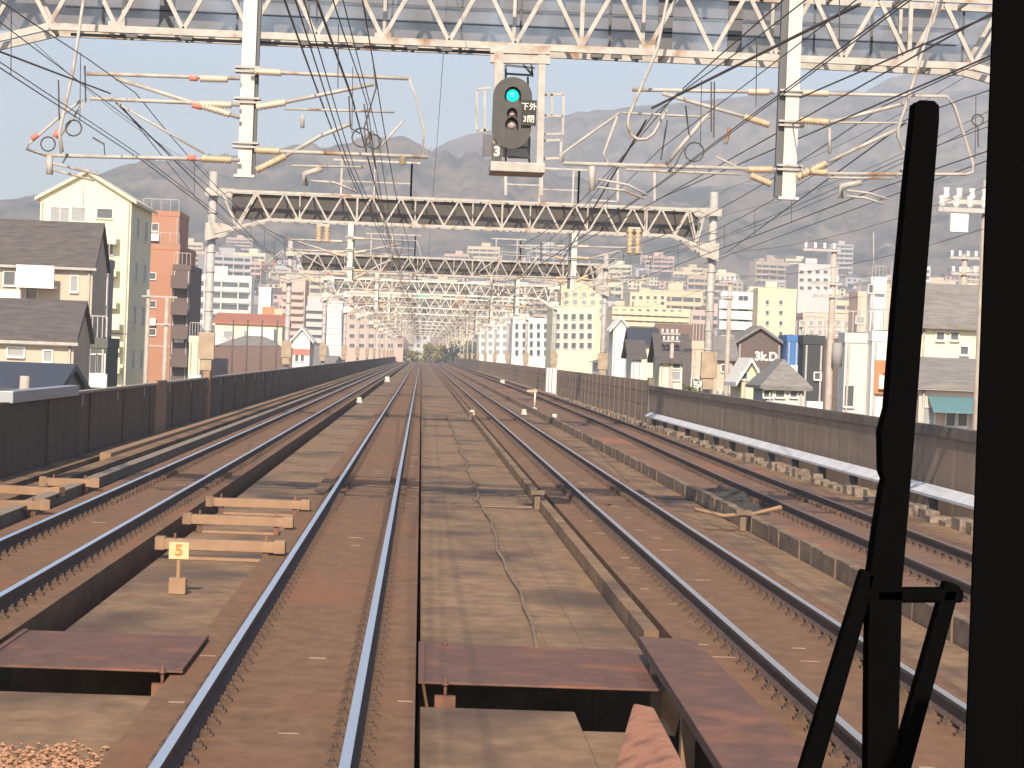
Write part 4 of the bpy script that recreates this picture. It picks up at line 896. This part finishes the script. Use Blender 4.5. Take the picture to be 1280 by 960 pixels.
# ------------------------------------------------------------ trees
barkm = mat('bark', (.10, .075, .055), .9)
leafs = [mat('leaf_olive', (.20, .17, .035), .7, col2=(.32, .26, .06), scale=2), mat('leaf_green', (.09, .11, .035), .7, col2=(.16, .17, .05), scale=2), mat('leaf_dark', (.02, .032, .018), .7, col2=(.045, .06, .03), scale=3)]
def tree(x, y, z, h, r, lm, label, n=1100, cone=False, grp=None, leaf=.35):
    e = empty('tree', (x, y, z), label, 'tree', grp)
    q = MB(); q.tube([(0, 0, 0), (.1, 0, h*.35), (0, .1, h*.8)], [h*.03, h*.022, h*.006], 8)
    for i in range(7):
        a = random.uniform(0, 6.28); z0 = h*random.uniform(.3, .6); q.tube([(0, 0, z0), (math.cos(a)*r*.4, math.sin(a)*r*.4, z0+h*.14), (math.cos(a)*r*.7, math.sin(a)*r*.7, z0+h*.25)], [h*.012, h*.008, .02], 5)
    q.build('trunk', barkm, e)
    c_ = MB(); cl = []
    for i in range(26):
        a = random.uniform(0, 6.28); zz = random.uniform(.3, 1); rr = r*random.uniform(.1, .85)*((1-zz)*1.1+.12 if cone else math.sin(min(1, 1.25-zz)*1.6+.1))
        cl.append((Vector((math.cos(a)*rr, math.sin(a)*rr, h*zz*.93)), r*random.uniform(.22, .42)*(.5 if cone else 1)))
    for i in range(n):
        p, rr = random.choice(cl); dv = Vector((random.gauss(0, 1), random.gauss(0, 1), random.gauss(0, .8))).normalized()*rr*random.uniform(.4, 1.05)
        o_ = p+dv; s = leaf*random.uniform(.5, 1.3); u = Vector((random.gauss(0, 1), random.gauss(0, 1), random.gauss(0, 1))).normalized(); v = u.cross(Vector((random.gauss(0, 1), random.gauss(0, 1), random.gauss(0, 1)))).normalized()
        c_.add([o_-u*s, o_+v*s*.6, o_+u*s, o_-v*s*.6], [(0, 1, 2, 3)])
    c_.build('crown', lm, e); return e
G = 'trees beyond the far end of the tracks'
for i, (px, yt, Yd, rr, li, lb) in enumerate(((482, 434, 742, 5, 0, 'olive tree at the far track end, leftmost'), (500, 436, 746, 4.5, 1, 'dark green tree at the far track end beside the leftmost'), (517, 438, 750, 4, 0, 'low olive tree at the far track end left of centre'), (538, 430, 744, 4.5, 0, 'yellowish tree at the centre of the far track end'), (551, 431, 752, 5, 0, 'yellow green tree right of the centre at the track end'), (568, 429, 745, 5, 2, 'dark tree at the far track end right of centre'), (588, 427, 750, 6, 1, 'green tree at the far track end farther right'), (612, 425, 755, 6, 2, 'dark green tree at the far track end, rightmost'))):
    p = at(px, yt, Yd); tree(p.x, Yd, -6.5, p.z+6.5, rr, leafs[li], lb, grp=G, n=900, leaf=.5)
p = at(93, 402, 96); tree(p.x, 96, -6.5, p.z+6.5, 1.1, leafs[2], 'slim dark conifer beside the low beige house', cone=True, leaf=.16, n=2200)
p = at(882, 458, 118); tree(p.x, 118, -6.5, p.z+6.5, 1.6, leafs[1], 'small bare looking green tree by the second gantry right mast', leaf=.14, n=900)
p = at(1000, 462, 116); tree(p.x+.8, 108, -6.5, p.z+6, 1.0, leafs[1], 'small garden tree beside the black house', leaf=.14, n=900)
tp = tree(at(300, 440, 330).x, 330, -6.5, 7.5, 2.4, leafs[2], 'small dark green tree among the town houses', n=420, leaf=.32, grp='small trees among the town houses')
n = 0
while n < 46:
    r = random.uniform(240, 1300); px = random.choice([random.uniform(250, 430), random.uniform(770, 1235), random.uniform(770, 1235)])
    x = (px-527)/2975*r
    c2 = copy_tree(tp, (x, r, terr(x, r)-.3)); s2 = random.uniform(.8, 1.5); c2.scale = (s2*1.2, s2*1.2, s2); c2.rotation_euler[2] = random.uniform(0, 6); n += 1
# ------------------------------------------------------------ haze
q = MB(); q.box(-2600, 2800, -60, 5600, -9.0, 640)
hz = q.build('haze', None) if False else None
me = bpy.data.meshes.new('haze'); me.from_pydata(q.v, [], q.f); me.update(); hz = bpy.data.objects.new('haze', me); COL.objects.link(hz)
hm = bpy.data.materials.new('haze'); hm.use_nodes = True; nn = hm.node_tree.nodes; nn.remove(nn['Principled BSDF'])
pv = nn.new('ShaderNodeVolumePrincipled'); pv.inputs['Color'].default_value = (.71, .80, .95, 1); pv.inputs['Density'].default_value = .00032; pv.inputs['Anisotropy'].default_value = -.15
hm.node_tree.links.new(pv.outputs[0], nn['Material Output'].inputs['Volume']); me.materials.append(hm); hz['kind'] = 'stuff'
